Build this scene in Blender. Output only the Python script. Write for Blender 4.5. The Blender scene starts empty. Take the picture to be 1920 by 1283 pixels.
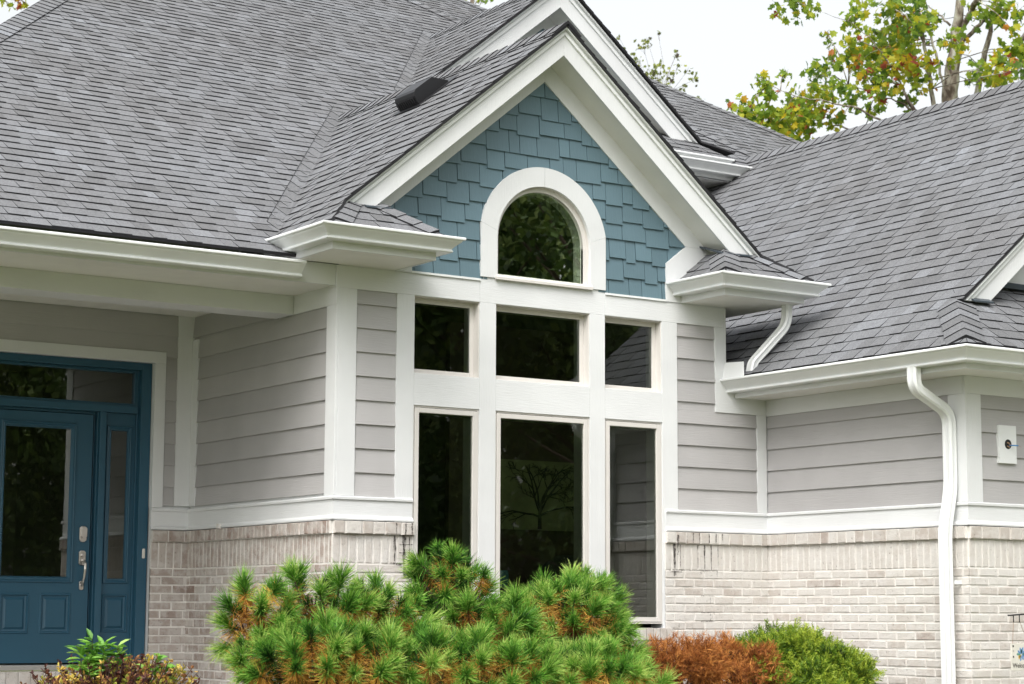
import bpy, math, random
from mathutils import Vector, Matrix
R = math.radians
random.seed(11)
S = bpy.context.scene
COL = S.collection

# ------------------------------------------------------------------ camera
# z = 0 is eye height; the lawn at the house lies 0.95 m lower, at the street 1.6 m lower
def make_camera():
    cd = bpy.data.cameras.new("camera"); cam = bpy.data.objects.new("camera", cd); COL.objects.link(cam)
    yaw, pit, rol = 0.589744069, 0.1339482, 0.00467012726
    fw = Vector((math.sin(yaw)*math.cos(pit), math.cos(yaw)*math.cos(pit), math.sin(pit)))
    r = Vector((math.cos(yaw), -math.sin(yaw), 0)); u = r.cross(fw)
    r2 = r*math.cos(rol)+u*math.sin(rol); u2 = -r*math.sin(rol)+u*math.cos(rol)
    m = Matrix((r2, u2, -fw)).transposed().to_4x4()
    m.translation = Vector((-7.16094, -13.00262, 0))
    cam.matrix_world = m
    cd.sensor_width = 36; cd.lens = 3823.28/1920*36
    cd.clip_end = 2000
    cd.dof.use_dof = True; cd.dof.focus_distance = 15.6; cd.dof.aperture_fstop = 5.0
    S.camera = cam
make_camera()

# ------------------------------------------------------------------ light
SUN_ELEV, SUN_AZ = R(52), R(230)      # azimuth measured clockwise from +Y: the sun stands behind the camera, to the left
w = bpy.data.worlds.new("World"); S.world = w; w.use_nodes = True
nt = w.node_tree; bg = nt.nodes['Background']
sky = nt.nodes.new('ShaderNodeTexSky'); sky.sky_type = 'NISHITA'; sky.sun_disc = False
sky.sun_elevation = SUN_ELEV; sky.sun_rotation = SUN_AZ
sky.air_density = 1.6; sky.dust_density = 6.0; sky.ozone_density = 1.0
hs = nt.nodes.new('ShaderNodeHueSaturation'); hs.inputs['Saturation'].default_value = 0.18
nt.links.new(sky.outputs[0], hs.inputs['Color']); nt.links.new(hs.outputs[0], bg.inputs[0])
bg.inputs[1].default_value = 0.15
sd = bpy.data.lights.new("sun", 'SUN'); sd.energy = 0.75; sd.angle = R(38); sd.color = (1, .985, .955)
so = bpy.data.objects.new("sun", sd); COL.objects.link(so)
dirv = Vector((math.sin(SUN_AZ)*math.cos(SUN_ELEV), math.cos(SUN_AZ)*math.cos(SUN_ELEV), math.sin(SUN_ELEV)))
so.rotation_euler = dirv.to_track_quat('Z', 'Y').to_euler()
S.view_settings.view_transform = 'Standard'; S.view_settings.look = 'None'
S.view_settings.exposure = 0.95; S.view_settings.gamma = 1
try:
    S.cycles.max_bounces = 8; S.cycles.transparent_max_bounces = 16
except Exception: pass

# ------------------------------------------------------------------ materials
def new_mat(name):
    m = bpy.data.materials.new(name); m.use_nodes = True
    n = m.node_tree; b = n.nodes['Principled BSDF']
    return m, n, b
def N(n, t, **kw):
    x = n.nodes.new(t)
    for k, v in kw.items():
        if k in x.inputs: x.inputs[k].default_value = v
        else: setattr(x, k, v)
    return x
def L(n, a, b): n.links.new(a, b)
def ramp(n, fac, stops):
    r = n.nodes.new('ShaderNodeValToRGB'); e = r.color_ramp.elements
    while len(e) < len(stops): e.new(.5)
    for i, (p, c) in enumerate(stops): e[i].position = p; e[i].color = (*c, 1)
    L(n, fac, r.inputs[0]); return r
def coords(n, scale=(1,1,1)):
    tc = N(n, 'ShaderNodeTexCoord'); mp = N(n, 'ShaderNodeMapping'); mp.inputs['Scale'].default_value = scale
    L(n, tc.outputs['Object'], mp.inputs[0]); return mp.outputs[0]
def bump(n, b, h, strength, dist):
    bp = N(n, 'ShaderNodeBump'); bp.inputs['Strength'].default_value = strength; bp.inputs['Distance'].default_value = dist
    L(n, h, bp.inputs['Height']); L(n, bp.outputs[0], b.inputs['Normal'])
def attr(n, name='shade'):
    a = N(n, 'ShaderNodeAttribute'); a.attribute_name = name; return a.outputs['Fac']

def grain_mat(name, col, scale, rough=.55, var=.04, bs=.35, bd=.004, use_shade=False):
    """painted fibre-cement / composite board with an embossed wood grain and faint weathering"""
    m, n, b = new_mat(name)
    v = coords(n, scale)
    no = N(n, 'ShaderNodeTexNoise', Scale=1.0, Detail=5, Roughness=.65); L(n, v, no.inputs['Vector'])
    v2 = coords(n); big = N(n, 'ShaderNodeTexNoise', Scale=2.3, Detail=3); L(n, v2, big.inputs['Vector'])
    c = [Vector(col)*(1-var), Vector(col)*(1+var)]
    rp = ramp(n, big.outputs[0], [(.3, c[0]), (.7, c[1])])
    out = rp.outputs[0]
    if use_shade:
        mx = N(n, 'ShaderNodeMix', data_type='RGBA', blend_type='MULTIPLY'); mx.inputs[0].default_value = 1
        r2 = ramp(n, attr(n), [(0, (.9,.9,.9)), (1, (1.06,1.06,1.06))])
        L(n, out, mx.inputs[6]); L(n, r2.outputs[0], mx.inputs[7]); out = mx.outputs[2]
    L(n, out, b.inputs['Base Color']); b.inputs['Roughness'].default_value = rough
    bump(n, b, no.outputs[0], bs, bd)
    return m
def plain(name, col, rough=.4, metal=0, var=.03, scale=6, bs=0, bd=.002, nscale=60):
    m, n, b = new_mat(name)
    no = N(n, 'ShaderNodeTexNoise', Scale=scale, Detail=4); L(n, coords(n), no.inputs['Vector'])
    rp = ramp(n, no.outputs[0], [(.3, Vector(col)*(1-var)), (.7, Vector(col)*(1+var))])
    L(n, rp.outputs[0], b.inputs['Base Color']); b.inputs['Roughness'].default_value = rough; b.inputs['Metallic'].default_value = metal
    if bs:
        n2 = N(n, 'ShaderNodeTexNoise', Scale=nscale, Detail=3); L(n, coords(n), n2.inputs['Vector']); bump(n, b, n2.outputs[0], bs, bd)
    return m

WHITE = (.655, .665, .670)
M = {}
M['trim_h'] = grain_mat('white trim along', WHITE, (9, 9, 120), bs=.42, bd=.005)
M['trim_v'] = grain_mat('white trim upright', WHITE, (110, 110, 9), bs=.42, bd=.005)
M['soffit'] = plain('white soffit panel', (.74, .735, .70), .6, bs=.1)
M['gutter'] = plain('white gutter enamel', (.735, .75, .75), .32, var=.03, scale=3)
M['frame'] = plain('window frame vinyl', (.61, .585, .555), .4, var=.02)
M['siding'] = grain_mat('greige lap siding', (.400, .390, .390), (6, 6, 95), .6, .05, .5, .005, True)
M['blue'] = grain_mat('blue shingle siding', (.108, .176, .210), (65, 65, 8), .5, .05, .5, .004, True)
M['door'] = grain_mat('blue door paint', (.021, .082, .132), (60, 60, 5), .42, .04, .12, .002)
M['dark'] = plain('black rubber and gaps', (.015, .015, .016), .7)
M['flash'] = plain('dark slate flashing metal', (.06, .075, .09), .45, .3)
M['nickel'] = plain('satin nickel', (.62, .59, .56), .28, 1.0)
M['black_metal'] = plain('black steel', (.02, .02, .022), .45, .6)
M['concrete'] = plain('pale concrete', (.27, .26, .24), .85, var=.1, scale=9, bs=.3)
M['wood_in'] = plain('dark wood', (.06, .04, .03), .4)
M['wall_in'] = plain('interior wall paint', (.20, .19, .155), .8)
M['teal'] = plain('teal glazed pot', (.10, .22, .25), .25)
M['olive'] = plain('olive canvas', (.20, .205, .10), .8, var=.2, scale=5)
M['bark_ink'] = plain('black brown paint', (.012, .012, .008), .7)

def roof_mat():
    m, n, b = new_mat('architectural asphalt shingle')
    f = attr(n)
    rp = ramp(n, f, [(0, (.085,.086,.089)), (.35, (.123,.126,.131)), (.7, (.152,.157,.166)), (1, (.195,.205,.220))])
    v = coords(n)
    g = N(n, 'ShaderNodeTexNoise', Scale=260, Detail=2); L(n, v, g.inputs['Vector'])
    big = N(n, 'ShaderNodeTexNoise', Scale=.9, Detail=3); L(n, v, big.inputs['Vector'])
    g2 = N(n, 'ShaderNodeTexNoise', Scale=75, Detail=3, Roughness=.7); L(n, v, g2.inputs['Vector'])
    mg = N(n, 'ShaderNodeMath', operation='ADD'); L(n, g.outputs[0], mg.inputs[0]); L(n, g2.outputs[0], mg.inputs[1])
    hf = N(n, 'ShaderNodeMath', operation='MULTIPLY'); L(n, mg.outputs[0], hf.inputs[0]); hf.inputs[1].default_value = .5
    r2 = ramp(n, hf.outputs[0], [(.36, (.55,.55,.55)), (.5, (1,1,1)), (.64, (1.5,1.48,1.46))])
    r3 = ramp(n, big.outputs[0], [(.3, (.93,.915,.905)), (.7, (1.05,1.06,1.075))])
    m1 = N(n, 'ShaderNodeMix', data_type='RGBA', blend_type='MULTIPLY'); m1.inputs[0].default_value = 1
    m2 = N(n, 'ShaderNodeMix', data_type='RGBA', blend_type='MULTIPLY'); m2.inputs[0].default_value = 1
    L(n, rp.outputs[0], m1.inputs[6]); L(n, r2.outputs[0], m1.inputs[7]); L(n, m1.outputs[2], m2.inputs[6]); L(n, r3.outputs[0], m2.inputs[7])
    L(n, m2.outputs[2], b.inputs['Base Color']); b.inputs['Roughness'].default_value = .92
    bump(n, b, g.outputs[0], .6, .004)
    return m
M['roof'] = roof_mat()
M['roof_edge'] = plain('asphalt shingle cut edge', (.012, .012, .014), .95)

def brick_mat():
    m, n, b = new_mat('whitewashed brick')
    f = attr(n)
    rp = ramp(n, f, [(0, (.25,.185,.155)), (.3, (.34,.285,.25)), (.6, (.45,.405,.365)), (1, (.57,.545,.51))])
    v = coords(n)
    a = N(n, 'ShaderNodeTexNoise', Scale=38, Detail=5, Roughness=.7); L(n, v, a.inputs['Vector'])
    c = N(n, 'ShaderNodeTexNoise', Scale=13, Detail=4, Roughness=.6); L(n, v, c.inputs['Vector'])
    wash = ramp(n, c.outputs[0], [(.42, (0,0,0)), (.60, (1,1,1))])
    mx = N(n, 'ShaderNodeMix', data_type='RGBA'); L(n, wash.outputs[0], mx.inputs[0])
    mw = N(n, 'ShaderNodeMix', data_type='RGBA'); mw.inputs[0].default_value = .45
    L(n, rp.outputs[0], mw.inputs[6]); mw.inputs[7].default_value = (.60,.585,.56,1)
    L(n, rp.outputs[0], mx.inputs[6]); L(n, mw.outputs[2], mx.inputs[7])
    pit = ramp(n, a.outputs[0], [(.28, (.38,.35,.34)), (.40, (1,1,1))])
    m2 = N(n, 'ShaderNodeMix', data_type='RGBA', blend_type='MULTIPLY'); m2.inputs[0].default_value = .85
    L(n, mx.outputs[2], m2.inputs[6]); L(n, pit.outputs[0], m2.inputs[7])
    L(n, m2.outputs[2], b.inputs['Base Color']); b.inputs['Roughness'].default_value = .9
    bump(n, b, a.outputs[0], .7, .008)
    return m
M['brick'] = brick_mat()
M['mortar'] = plain('pale mortar', (.64, .615, .58), .95, var=.12, scale=14, bs=.6, bd=.006, nscale=50)
def mildew_mat():
    m, n, b = new_mat('black mildew stain'); b.inputs['Base Color'].default_value = (.045,.038,.034,1); b.inputs['Roughness'].default_value = .95
    no = N(n, 'ShaderNodeTexNoise', Scale=55, Detail=5, Roughness=.75); L(n, coords(n, (1,1,.6)), no.inputs['Vector'])
    r = ramp(n, no.outputs[0], [(.36,(0,0,0)), (.58,(.9,.9,.9))]); t = N(n, 'ShaderNodeBsdfTransparent')
    mx = N(n, 'ShaderNodeMixShader'); L(n, r.outputs[0], mx.inputs[0]); L(n, t.outputs[0], mx.inputs[1]); L(n, b.outputs[0], mx.inputs[2]); L(n, mx.outputs[0], n.nodes['Material Output'].inputs[0])
    return m
M['mildew'] = mildew_mat()

def glass_mat(name, tint, dark=1.0):
    m, n, b = new_mat(name); n.nodes.remove(b)
    out = n.nodes['Material Output']
    fr = N(n, 'ShaderNodeFresnel', IOR=1.62)
    gl = N(n, 'ShaderNodeBsdfGlossy', Roughness=0.0); gl.inputs['Color'].default_value = (.96,.99,.96,1)
    tr = N(n, 'ShaderNodeBsdfTransparent'); tr.inputs['Color'].default_value = (*tint, 1)
    no = N(n, 'ShaderNodeTexNoise', Scale=1.6, Detail=1); L(n, coords(n), no.inputs['Vector'])
    bp = N(n, 'ShaderNodeBump'); bp.inputs['Strength'].default_value = .03; bp.inputs['Distance'].default_value = .006
    L(n, no.outputs[0], bp.inputs['Height']); L(n, bp.outputs[0], gl.inputs['Normal'])
    mu = N(n, 'ShaderNodeMath', operation='MULTIPLY'); mu.inputs[1].default_value = 1.8; L(n, fr.outputs[0], mu.inputs[0])
    mx = N(n, 'ShaderNodeMixShader'); L(n, mu.outputs[0], mx.inputs[0]); L(n, tr.outputs[0], mx.inputs[1]); L(n, gl.outputs[0], mx.inputs[2])
    L(n, mx.outputs[0], out.inputs[0]); return m
M['glass'] = glass_mat('tinted window glass', (.70, .80, .68))

def leaf_mat(name, stops, rough=.5, trans=.35):
    m, n, b = new_mat(name)
    rp = ramp(n, attr(n, 'tint'), stops)
    L(n, rp.outputs[0], b.inputs['Base Color']); b.inputs['Roughness'].default_value = rough
    b.inputs['Specular IOR Level'].default_value = .3
    t = N(n, 'ShaderNodeBsdfTranslucent'); L(n, rp.outputs[0], t.inputs[0])
    mx = N(n, 'ShaderNodeMixShader'); mx.inputs[0].default_value = trans
    L(n, b.outputs[0], mx.inputs[1]); L(n, t.outputs[0], mx.inputs[2]); L(n, mx.outputs[0], n.nodes['Material Output'].inputs[0])
    return m
M['needle'] = leaf_mat('pine needles', [(0,(.013,.050,.009)), (.35,(.062,.19,.022)), (.7,(.165,.38,.045)), (1,(.42,.56,.13))], .45, .3)
M['dead_needle'] = leaf_mat('dead pine needles', [(0,(.14,.05,.012)), (.5,(.50,.235,.04)), (1,(.80,.50,.10))], .6, .25)
M['rust'] = leaf_mat('rust brown juniper', [(0,(.06,.018,.007)), (.45,(.31,.10,.022)), (1,(.70,.32,.08))], .7, .2)
M['cypress'] = leaf_mat('golden green cypress', [(0,(.014,.042,.005)), (.45,(.105,.20,.014)), (1,(.40,.48,.05))], .5, .3)
M['barberry'] = leaf_mat('autumn barberry leaves', [(0,(.05,.018,.018)), (.3,(.16,.06,.04)), (.5,(.36,.17,.06)), (.75,(.62,.42,.09)), (1,(.40,.45,.07))], .5, .3)
M['fresh'] = leaf_mat('fresh green leaves', [(0,(.05,.16,.025)), (.5,(.17,.40,.05)), (1,(.36,.56,.12))], .4, .35)
M['plane'] = leaf_mat('plane tree leaves', [(0,(.09,.18,.04)), (.45,(.28,.40,.05)), (.7,(.52,.54,.045)), (.85,(.70,.46,.03)), (.92,(.50,.15,.05)), (1,(.34,.08,.05))], .5, .62)
M['dryleaf'] = leaf_mat('dry distant leaves', [(0,(.09,.07,.06)), (.4,(.20,.24,.07)), (.8,(.36,.40,.08)), (1,(.50,.44,.05))], .6, .6)
M['wood_green'] = leaf_mat('deep green leaves', [(0,(.022,.048,.012)), (.6,(.080,.135,.028)), (1,(.18,.23,.05))], .6, .2)
M['stem'] = plain('brown twig bark', (.07, .045, .03), .9, var=.3, scale=20)
def bark_mat():
    m, n, b = new_mat('mottled plane bark')
    no = N(n, 'ShaderNodeTexNoise', Scale=7, Detail=5, Roughness=.6); L(n, coords(n, (1.4,1.4,.7)), no.inputs['Vector'])
    rp = ramp(n, no.outputs[0], [(.36,(.075,.055,.042)), (.46,(.19,.155,.125)), (.56,(.33,.30,.25)), (.66,(.44,.44,.37))])
    L(n, rp.outputs[0], b.inputs['Base Color']); b.inputs['Roughness'].default_value = .9
    bump(n, b, no.outputs[0], .5, .03); return m
M['bark'] = bark_mat()
def lawn_mat():
    m, n, b = new_mat('lawn')
    no = N(n, 'ShaderNodeTexNoise', Scale=9, Detail=6); L(n, coords(n), no.inputs['Vector'])
    rp = ramp(n, no.outputs[0], [(.3,(.065,.085,.018)), (.7,(.12,.145,.035))])
    L(n, rp.outputs[0], b.inputs['Base Color']); b.inputs['Roughness'].default_value = .95
    bump(n, b, no.outputs[0], .8, .05); return m
M['lawn'] = lawn_mat()
M['mulch'] = plain('dark mulch', (.06, .04, .028), .95, var=.4, scale=40, bs=.8, bd=.03)

# ------------------------------------------------------------------ mesh helpers
class MB:
    def __init__(s): s.v = []; s.f = []; s.mi = []; s.a = []; s.pc = []
    def face(s, pts, mi=0, a=.5):
        k = len(s.v); s.v.extend([tuple(p) for p in pts]); s.f.append(tuple(range(k, k+len(pts)))); s.mi.append(mi); s.a.append(a)
    def mesh(s, verts, faces, mi=0, a=.5):
        k = len(s.v); s.pc.append((k, len(s.f))); s.v.extend([tuple(p) for p in verts])
        for f in faces: s.f.append(tuple(k+i for i in f)); s.mi.append(mi); s.a.append(a)
    def box(s, x0, x1, y0, y1, z0, z1, mi=0, a=.5):
        v = [(x0,y0,z0),(x1,y0,z0),(x1,y1,z0),(x0,y1,z0),(x0,y0,z1),(x1,y0,z1),(x1,y1,z1),(x0,y1,z1)]
        s.mesh(v, [(0,3,2,1),(4,5,6,7),(0,1,5,4),(1,2,6,5),(2,3,7,6),(3,0,4,7)], mi, a)
    def ext(s, poly, vec, mi=0, a=.5):
        vec = Vector(vec); p = [Vector(q) for q in poly]; n = len(p)
        v = p+[q+vec for q in p]
        s.mesh(v, [tuple(range(n-1,-1,-1)), tuple(range(n, 2*n))]+[(i,(i+1)%n,n+(i+1)%n,n+i) for i in range(n)], mi, a)
    def build(s, name, mats, parent=None, bevel=0, smooth=False, akey='shade'):
        me = bpy.data.meshes.new(name); me.from_pydata(s.v, [], s.f)
        if not isinstance(mats, (list, tuple)): mats = [mats]
        for m in mats: me.materials.append(m)
        me.polygons.foreach_set('material_index', s.mi)
        at = me.attributes.new(akey, 'FLOAT', 'FACE'); at.data.foreach_set('value', s.a)
        if smooth: me.polygons.foreach_set('use_smooth', [True]*len(me.polygons))
        me.update()
        o = bpy.data.objects.new(name, me); COL.objects.link(o)
        if parent: o.parent = parent
        if bevel:
            b = o.modifiers.new('edge', 'BEVEL'); b.width = bevel; b.segments = 2; b.limit_method = 'ANGLE'
        return o
def tag(o, label=None, cat=None, group=None, kind=None):
    if label: o['label'] = label
    if cat: o['category'] = cat
    if group: o['group'] = group
    if kind: o['kind'] = kind
    return o
def empty(name, loc):
    o = bpy.data.objects.new(name, None); COL.objects.link(o); o.location = loc; return o
def rel(o):
    """child meshes are written in world coordinates: undo the parent's offset"""
    o.matrix_parent_inverse = Matrix.Translation(-o.parent.location); return o
def part(mb, name, mats, parent, split=False, **kw):
    if split:                                   # every solid becomes a part of its own
        ends = mb.pc[1:]+[(len(mb.v), len(mb.f))]
        for (v0, f0), (v1, f1) in zip(mb.pc, ends):
            q = MB(); q.v = mb.v[v0:v1]; q.f = [tuple(i-v0 for i in f) for f in mb.f[f0:f1]]; q.mi = mb.mi[f0:f1]; q.a = mb.a[f0:f1]
            part(q, name, mats, parent, **kw)
        return
    o = mb.build(name, mats, parent, **kw)
    if parent.type == 'EMPTY': rel(o)
    return o

def clip_poly(poly, clip):
    """Sutherland-Hodgman, clip is convex and counter-clockwise"""
    out = poly
    for i in range(len(clip)):
        ax, ay = clip[i]; bx, by = clip[(i+1) % len(clip)]
        inp = out; out = []
        if not inp: return []
        def side(p): return (bx-ax)*(p[1]-ay)-(by-ay)*(p[0]-ax)
        for j in range(len(inp)):
            p, q = inp[j], inp[(j+1) % len(inp)]; sp, sq = side(p), side(q)
            if sp >= 0: out.append(p)
            if (sp >= 0) != (sq >= 0):
                t = sp/(sp-sq); out.append((p[0]+(q[0]-p[0])*t, p[1]+(q[1]-p[1])*t))
    return out if len(out) > 2 else []
def ccw(p):
    a = sum(p[i][0]*p[(i+1)%len(p)][1]-p[(i+1)%len(p)][0]*p[i][1] for i in range(len(p)))
    return p if a > 0 else p[::-1]

# ------------------------------------------------------------------ shingles
EXPO = .1435
def shingles(mb, P0, u, v, clips, rng, deck=True, vmax=None, base=.0, deck_t=.015):
    """courses of laminated shingles on the plane P0 + a*u + b*v; clips: convex polygons in (a, b)"""
    P0, u, v = Vector(P0), Vector(u).normalized(), Vector(v).normalized()
    n = u.cross(v)
    if n.z < 0: n = -n
    clips = [ccw(c) for c in clips]
    if deck:
        for c in clips:
            mb.ext([P0+u*a+v*b+n*(-deck_t-.002) for a, b in c], n*deck_t, 1, 0)
    us = [a for c in clips for a, b in c]; vs = [b for c in clips for a, b in c]
    u0, u1, v0, v1 = min(us), max(us), min(vs), max(vs)
    k0 = int(math.floor(v0/EXPO)); k1 = int(math.ceil(v1/EXPO))
    ph = rng.random()*6
    for k in range(k0, k1):
        b0 = k*EXPO; b1 = b0+EXPO+.03
        a = u0-rng.random()*.3
        raised = rng.random() < .5
        tone = rng.gauss(.5, .06)
        while a < u1:
            wd = rng.uniform(.10, .20) if raised else rng.uniform(.08, .18)
            sh = min(1, max(0, tone+rng.gauss(-.05 if raised else .05, .11)))
            t = .0120 if raised else .0068
            wob = .003*math.sin(a*1.1+k*.7+ph)
            for c in clips:
                q = clip_poly([(a+.001, b0+wob), (a+wd-.001, b0+wob), (a+wd-.001, b1), (a+.001, b1)], c)
                if not q: continue
                top = []; bot = []
                for (ua, ub) in q:
                    h = t*max(0, 1-(ub-b0)/(EXPO+.03))+base
                    pt = P0+u*ua+v*ub
                    top.append(pt+n*(h+.0008)); bot.append(pt-n*.001)
                m = len(q)
                mb.face(top, 0, sh)
                for i in range(m): mb.face([bot[i], bot[(i+1)%m], top[(i+1)%m], top[i]], 1, 0)
            a += wd
            raised = not raised if rng.random() < .78 else raised
def caps(mb, A, B, s1, s2, rng, wd=.15, lift=.012):
    """overlapping hip or ridge cap shingles from A (low end) to B; s1, s2 run down either face"""
    A, B, s1, s2 = Vector(A), Vector(B), Vector(s1).normalized(), Vector(s2).normalized()
    d = (B-A); ln = d.length; d.normalize()
    if d.z > .2: A = A+d*.09; ln -= .09
    n1 = d.cross(s1); n1 = n1 if n1.z > 0 else -n1
    n2 = d.cross(s2); n2 = n2 if n2.z > 0 else -n2
    up = (n1+n2).normalized()
    k = 0
    while k*EXPO < ln:
        a0, a1 = k*EXPO, min(ln, (k+1)*EXPO+.03)
        h0, h1 = lift+.010, lift
        sh = min(1, max(0, rng.gauss(.55, .17)))
        rows = []
        for t, h in ((a0, h0), (a1, h1)):
            c = A+d*t
            rows.append([c+s1*wd+n1*h, c+s1*.035+n1*(h+.004), c+up*(h+.006), c+s2*.035+n2*(h+.004), c+s2*wd+n2*h])
        for i in range(4): mb.face([rows[0][i], rows[0][i+1], rows[1][i+1], rows[1][i]], 0, sh)
        lo = [A+d*a0+s1*wd, A+d*a0+s1*.035, A+d*a0, A+d*a0+s2*.035, A+d*a0+s2*wd]
        for i in range(4): mb.face([lo[i], lo[i+1], rows[0][i+1], rows[0][i]], 1, 0)
        for s, i in ((s1, 0), (s2, 4)):
            mb.face([A+d*a0+s*wd, A+d*a1+s*wd, rows[1][i], rows[0][i]], 1, 0)
        k += 1

# ------------------------------------------------------------------ gutters, boards
def sweep_xy(mb, path, prof, mi=0):
    """profile (outward, z) swept along a horizontal path with mitred corners; outward = right of travel"""
    P = [Vector((p[0], p[1])) for p in path]; rings = []
    nr = []
    for i in range(len(P)-1):
        d = (P[i+1]-P[i]).normalized(); nr.append(Vector((d.y, -d.x)))
    for i in range(len(P)):
        if i == 0: o = nr[0]
        elif i == len(P)-1: o = nr[-1]
        else:
            o = (nr[i-1]+nr[i]); o = o/(o.length_squared/2) if o.length_squared > 1e-6 else nr[i]
        rings.append([(P[i].x+o.x*a, P[i].y+o.y*a, z) for a, z in prof])
    n = len(prof); v = [p for r in rings for p in r]; f = []
    for i in range(len(P)-1):
        for j in range(n):
            f.append((i*n+j, i*n+(j+1)%n, (i+1)*n+(j+1)%n, (i+1)*n+j))
    f.append(tuple(range(n-1,-1,-1))); f.append(tuple((len(P)-1)*n+j for j in range(n)))
    mb.mesh(v, f, mi)
def gutter_profile(zb, h=.107, d=.155):
    k = d/.155; q = h/.107
    pts = [(0,0),(.070,0),(.084,.0),(.090,.005),(.090,.012),(.085,.017),(.081,.019),(.083,.026),(.092,.036),(.108,.051),(.122,.063),(.133,.072),(.138,.078),(.140,.084),
           (.150,.085),(.157,.090),(.158,.102),(.154,.107),(.146,.107),(.142,.102),(.138,.092),(.10,.070),(0,.070)]
    return [(a*k, zb+z*q) for a, z in pts]
def miter_bead(mb, x, y, zb, dx, dy, h=.107):
    """the sealed corner strip of a mitred gutter"""
    pts = [(.086,.004),(.088,.018),(.100,.036),(.130,.068),(.150,.086),(.1595,.094),(.1595,.106)]
    for (a, z), (a2, z2) in zip(pts[:-1], pts[1:]):
        for s in (-1, 1):
            p0 = Vector((x+dx*a, y+dy*a, zb+z)); p1 = Vector((x+dx*a2, y+dy*a2, zb+z2))
            if s < 0: t = Vector((.022, -.001, 0)) if dx < 0 else Vector((-.022, -.001, 0))
            else: t = Vector((-.001 if dx < 0 else .001, .022, 0))
            mb.face([p0, p1, p1+t, p0+t])
def rect_tube(mb, path, w, d, side, mi=0, ribs=True):
    """rectangular downspout swept along a path; w along `side`, d across"""
    P = [Vector(p) for p in path]; side = Vector(side).normalized(); rings = []
    for i, p in enumerate(P):
        t = (P[min(i+1, len(P)-1)]-P[max(i-1, 0)]).normalized()
        o = t.cross(side).normalized(); s = o.cross(t).normalized()
        prof = []
        c = .012
        for (a, b) in ((-w/2+c,-d/2),(-.022,-d/2),(-.012,-d/2+.004),(.012,-d/2+.004),(.022,-d/2),(w/2-c,-d/2),(w/2,-d/2+c),(w/2,-.016),(w/2-.004,-.008),(w/2-.004,.008),(w/2,.016),(w/2,d/2-c),
                       (w/2-c,d/2),(.022,d/2),(.012,d/2-.004),(-.012,d/2-.004),(-.022,d/2),(-w/2+c,d/2),(-w/2,d/2-c),(-w/2,.016),(-w/2+.004,.008),(-w/2+.004,-.008),(-w/2,-.016),(-w/2,-d/2+c)):
            prof.append(p+s*a+o*b)
        rings.append(prof)
    n = len(rings[0]); v = [q for r in rings for q in r]; f = []
    for i in range(len(P)-1):
        for j in range(n): f.append((i*n+j, i*n+(j+1)%n, (i+1)*n+(j+1)%n, (i+1)*n+j))
    f.append(tuple(range(n-1,-1,-1))); f.append(tuple((len(P)-1)*n+j for j in range(n)))
    mb.mesh(v, f, mi)
def arc_path(pts, r=.09, seg=7):
    """rounds the corners of a polyline; crimped elbow rings come out as tiny steps"""
    P = [Vector(p) for p in pts]; out = [P[0]]
    for i in range(1, len(P)-1):
        a = (P[i-1]-P[i]); b = (P[i+1]-P[i]); rr = min(r, a.length*.45, b.length*.45)
        p0 = P[i]+a.normalized()*rr; p1 = P[i]+b.normalized()*rr
        for k in range(seg+1):
            t = k/seg; out.append(p0*(1-t)**2+P[i]*2*t*(1-t)+p1*t*t)
    out.append(P[-1]); return out
def tube(mb, pts, rads, n=6, mi=0, a=.5, cap=True):
    P = [Vector(p) for p in pts]; rings = []
    ref = Vector((.31, .17, .93))
    for i, p in enumerate(P):
        t = (P[min(i+1,len(P)-1)]-P[max(i-1,0)]).normalized()
        s = t.cross(ref if abs(t.dot(ref)) < .95 else Vector((1,0,0))).normalized(); o = t.cross(s)
        rings.append([p+(s*math.cos(2*math.pi*k/n)+o*math.sin(2*math.pi*k/n))*rads[i] for k in range(n)])
    v = [q for r in rings for q in r]; f = []
    for i in range(len(P)-1):
        for j in range(n): f.append((i*n+j, i*n+(j+1)%n, (i+1)*n+(j+1)%n, (i+1)*n+j))
    if cap: f.append(tuple(range(n-1,-1,-1))); f.append(tuple((len(P)-1)*n+j for j in range(n)))
    mb.mesh(v, f, mi, a)

ZK = [2.2838-.1778*k for k in range(-2, 12)]
def lap(mb, fixed, axis, u0, u1, zt, zb, rng):
    """lap siding facing -axis on the plane axis = fixed, from u0 to u1"""
    for z0 in ZK:
        z1 = z0+.1778
        if z1 <= zb+.002 or z0 >= zt-.002: continue
        a0, a1 = max(z0, zb), min(z1+.006, zt)
        t0 = .005+.015*(z1-a0)/.1778; t1 = .005+.015*max(0, (z1-a1))/.1778
        sec = [(0.004, a0), (-t0, a0), (-t1, a1), (.004, a1)]
        if axis == 'y': mb.ext([(u0, fixed+o, z) for o, z in sec], (u1-u0, 0, 0), 0, rng.random())
        else: mb.ext([(fixed+o, u0, z) for o, z in sec], (0, u1-u0, 0), 0, rng.random())

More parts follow.
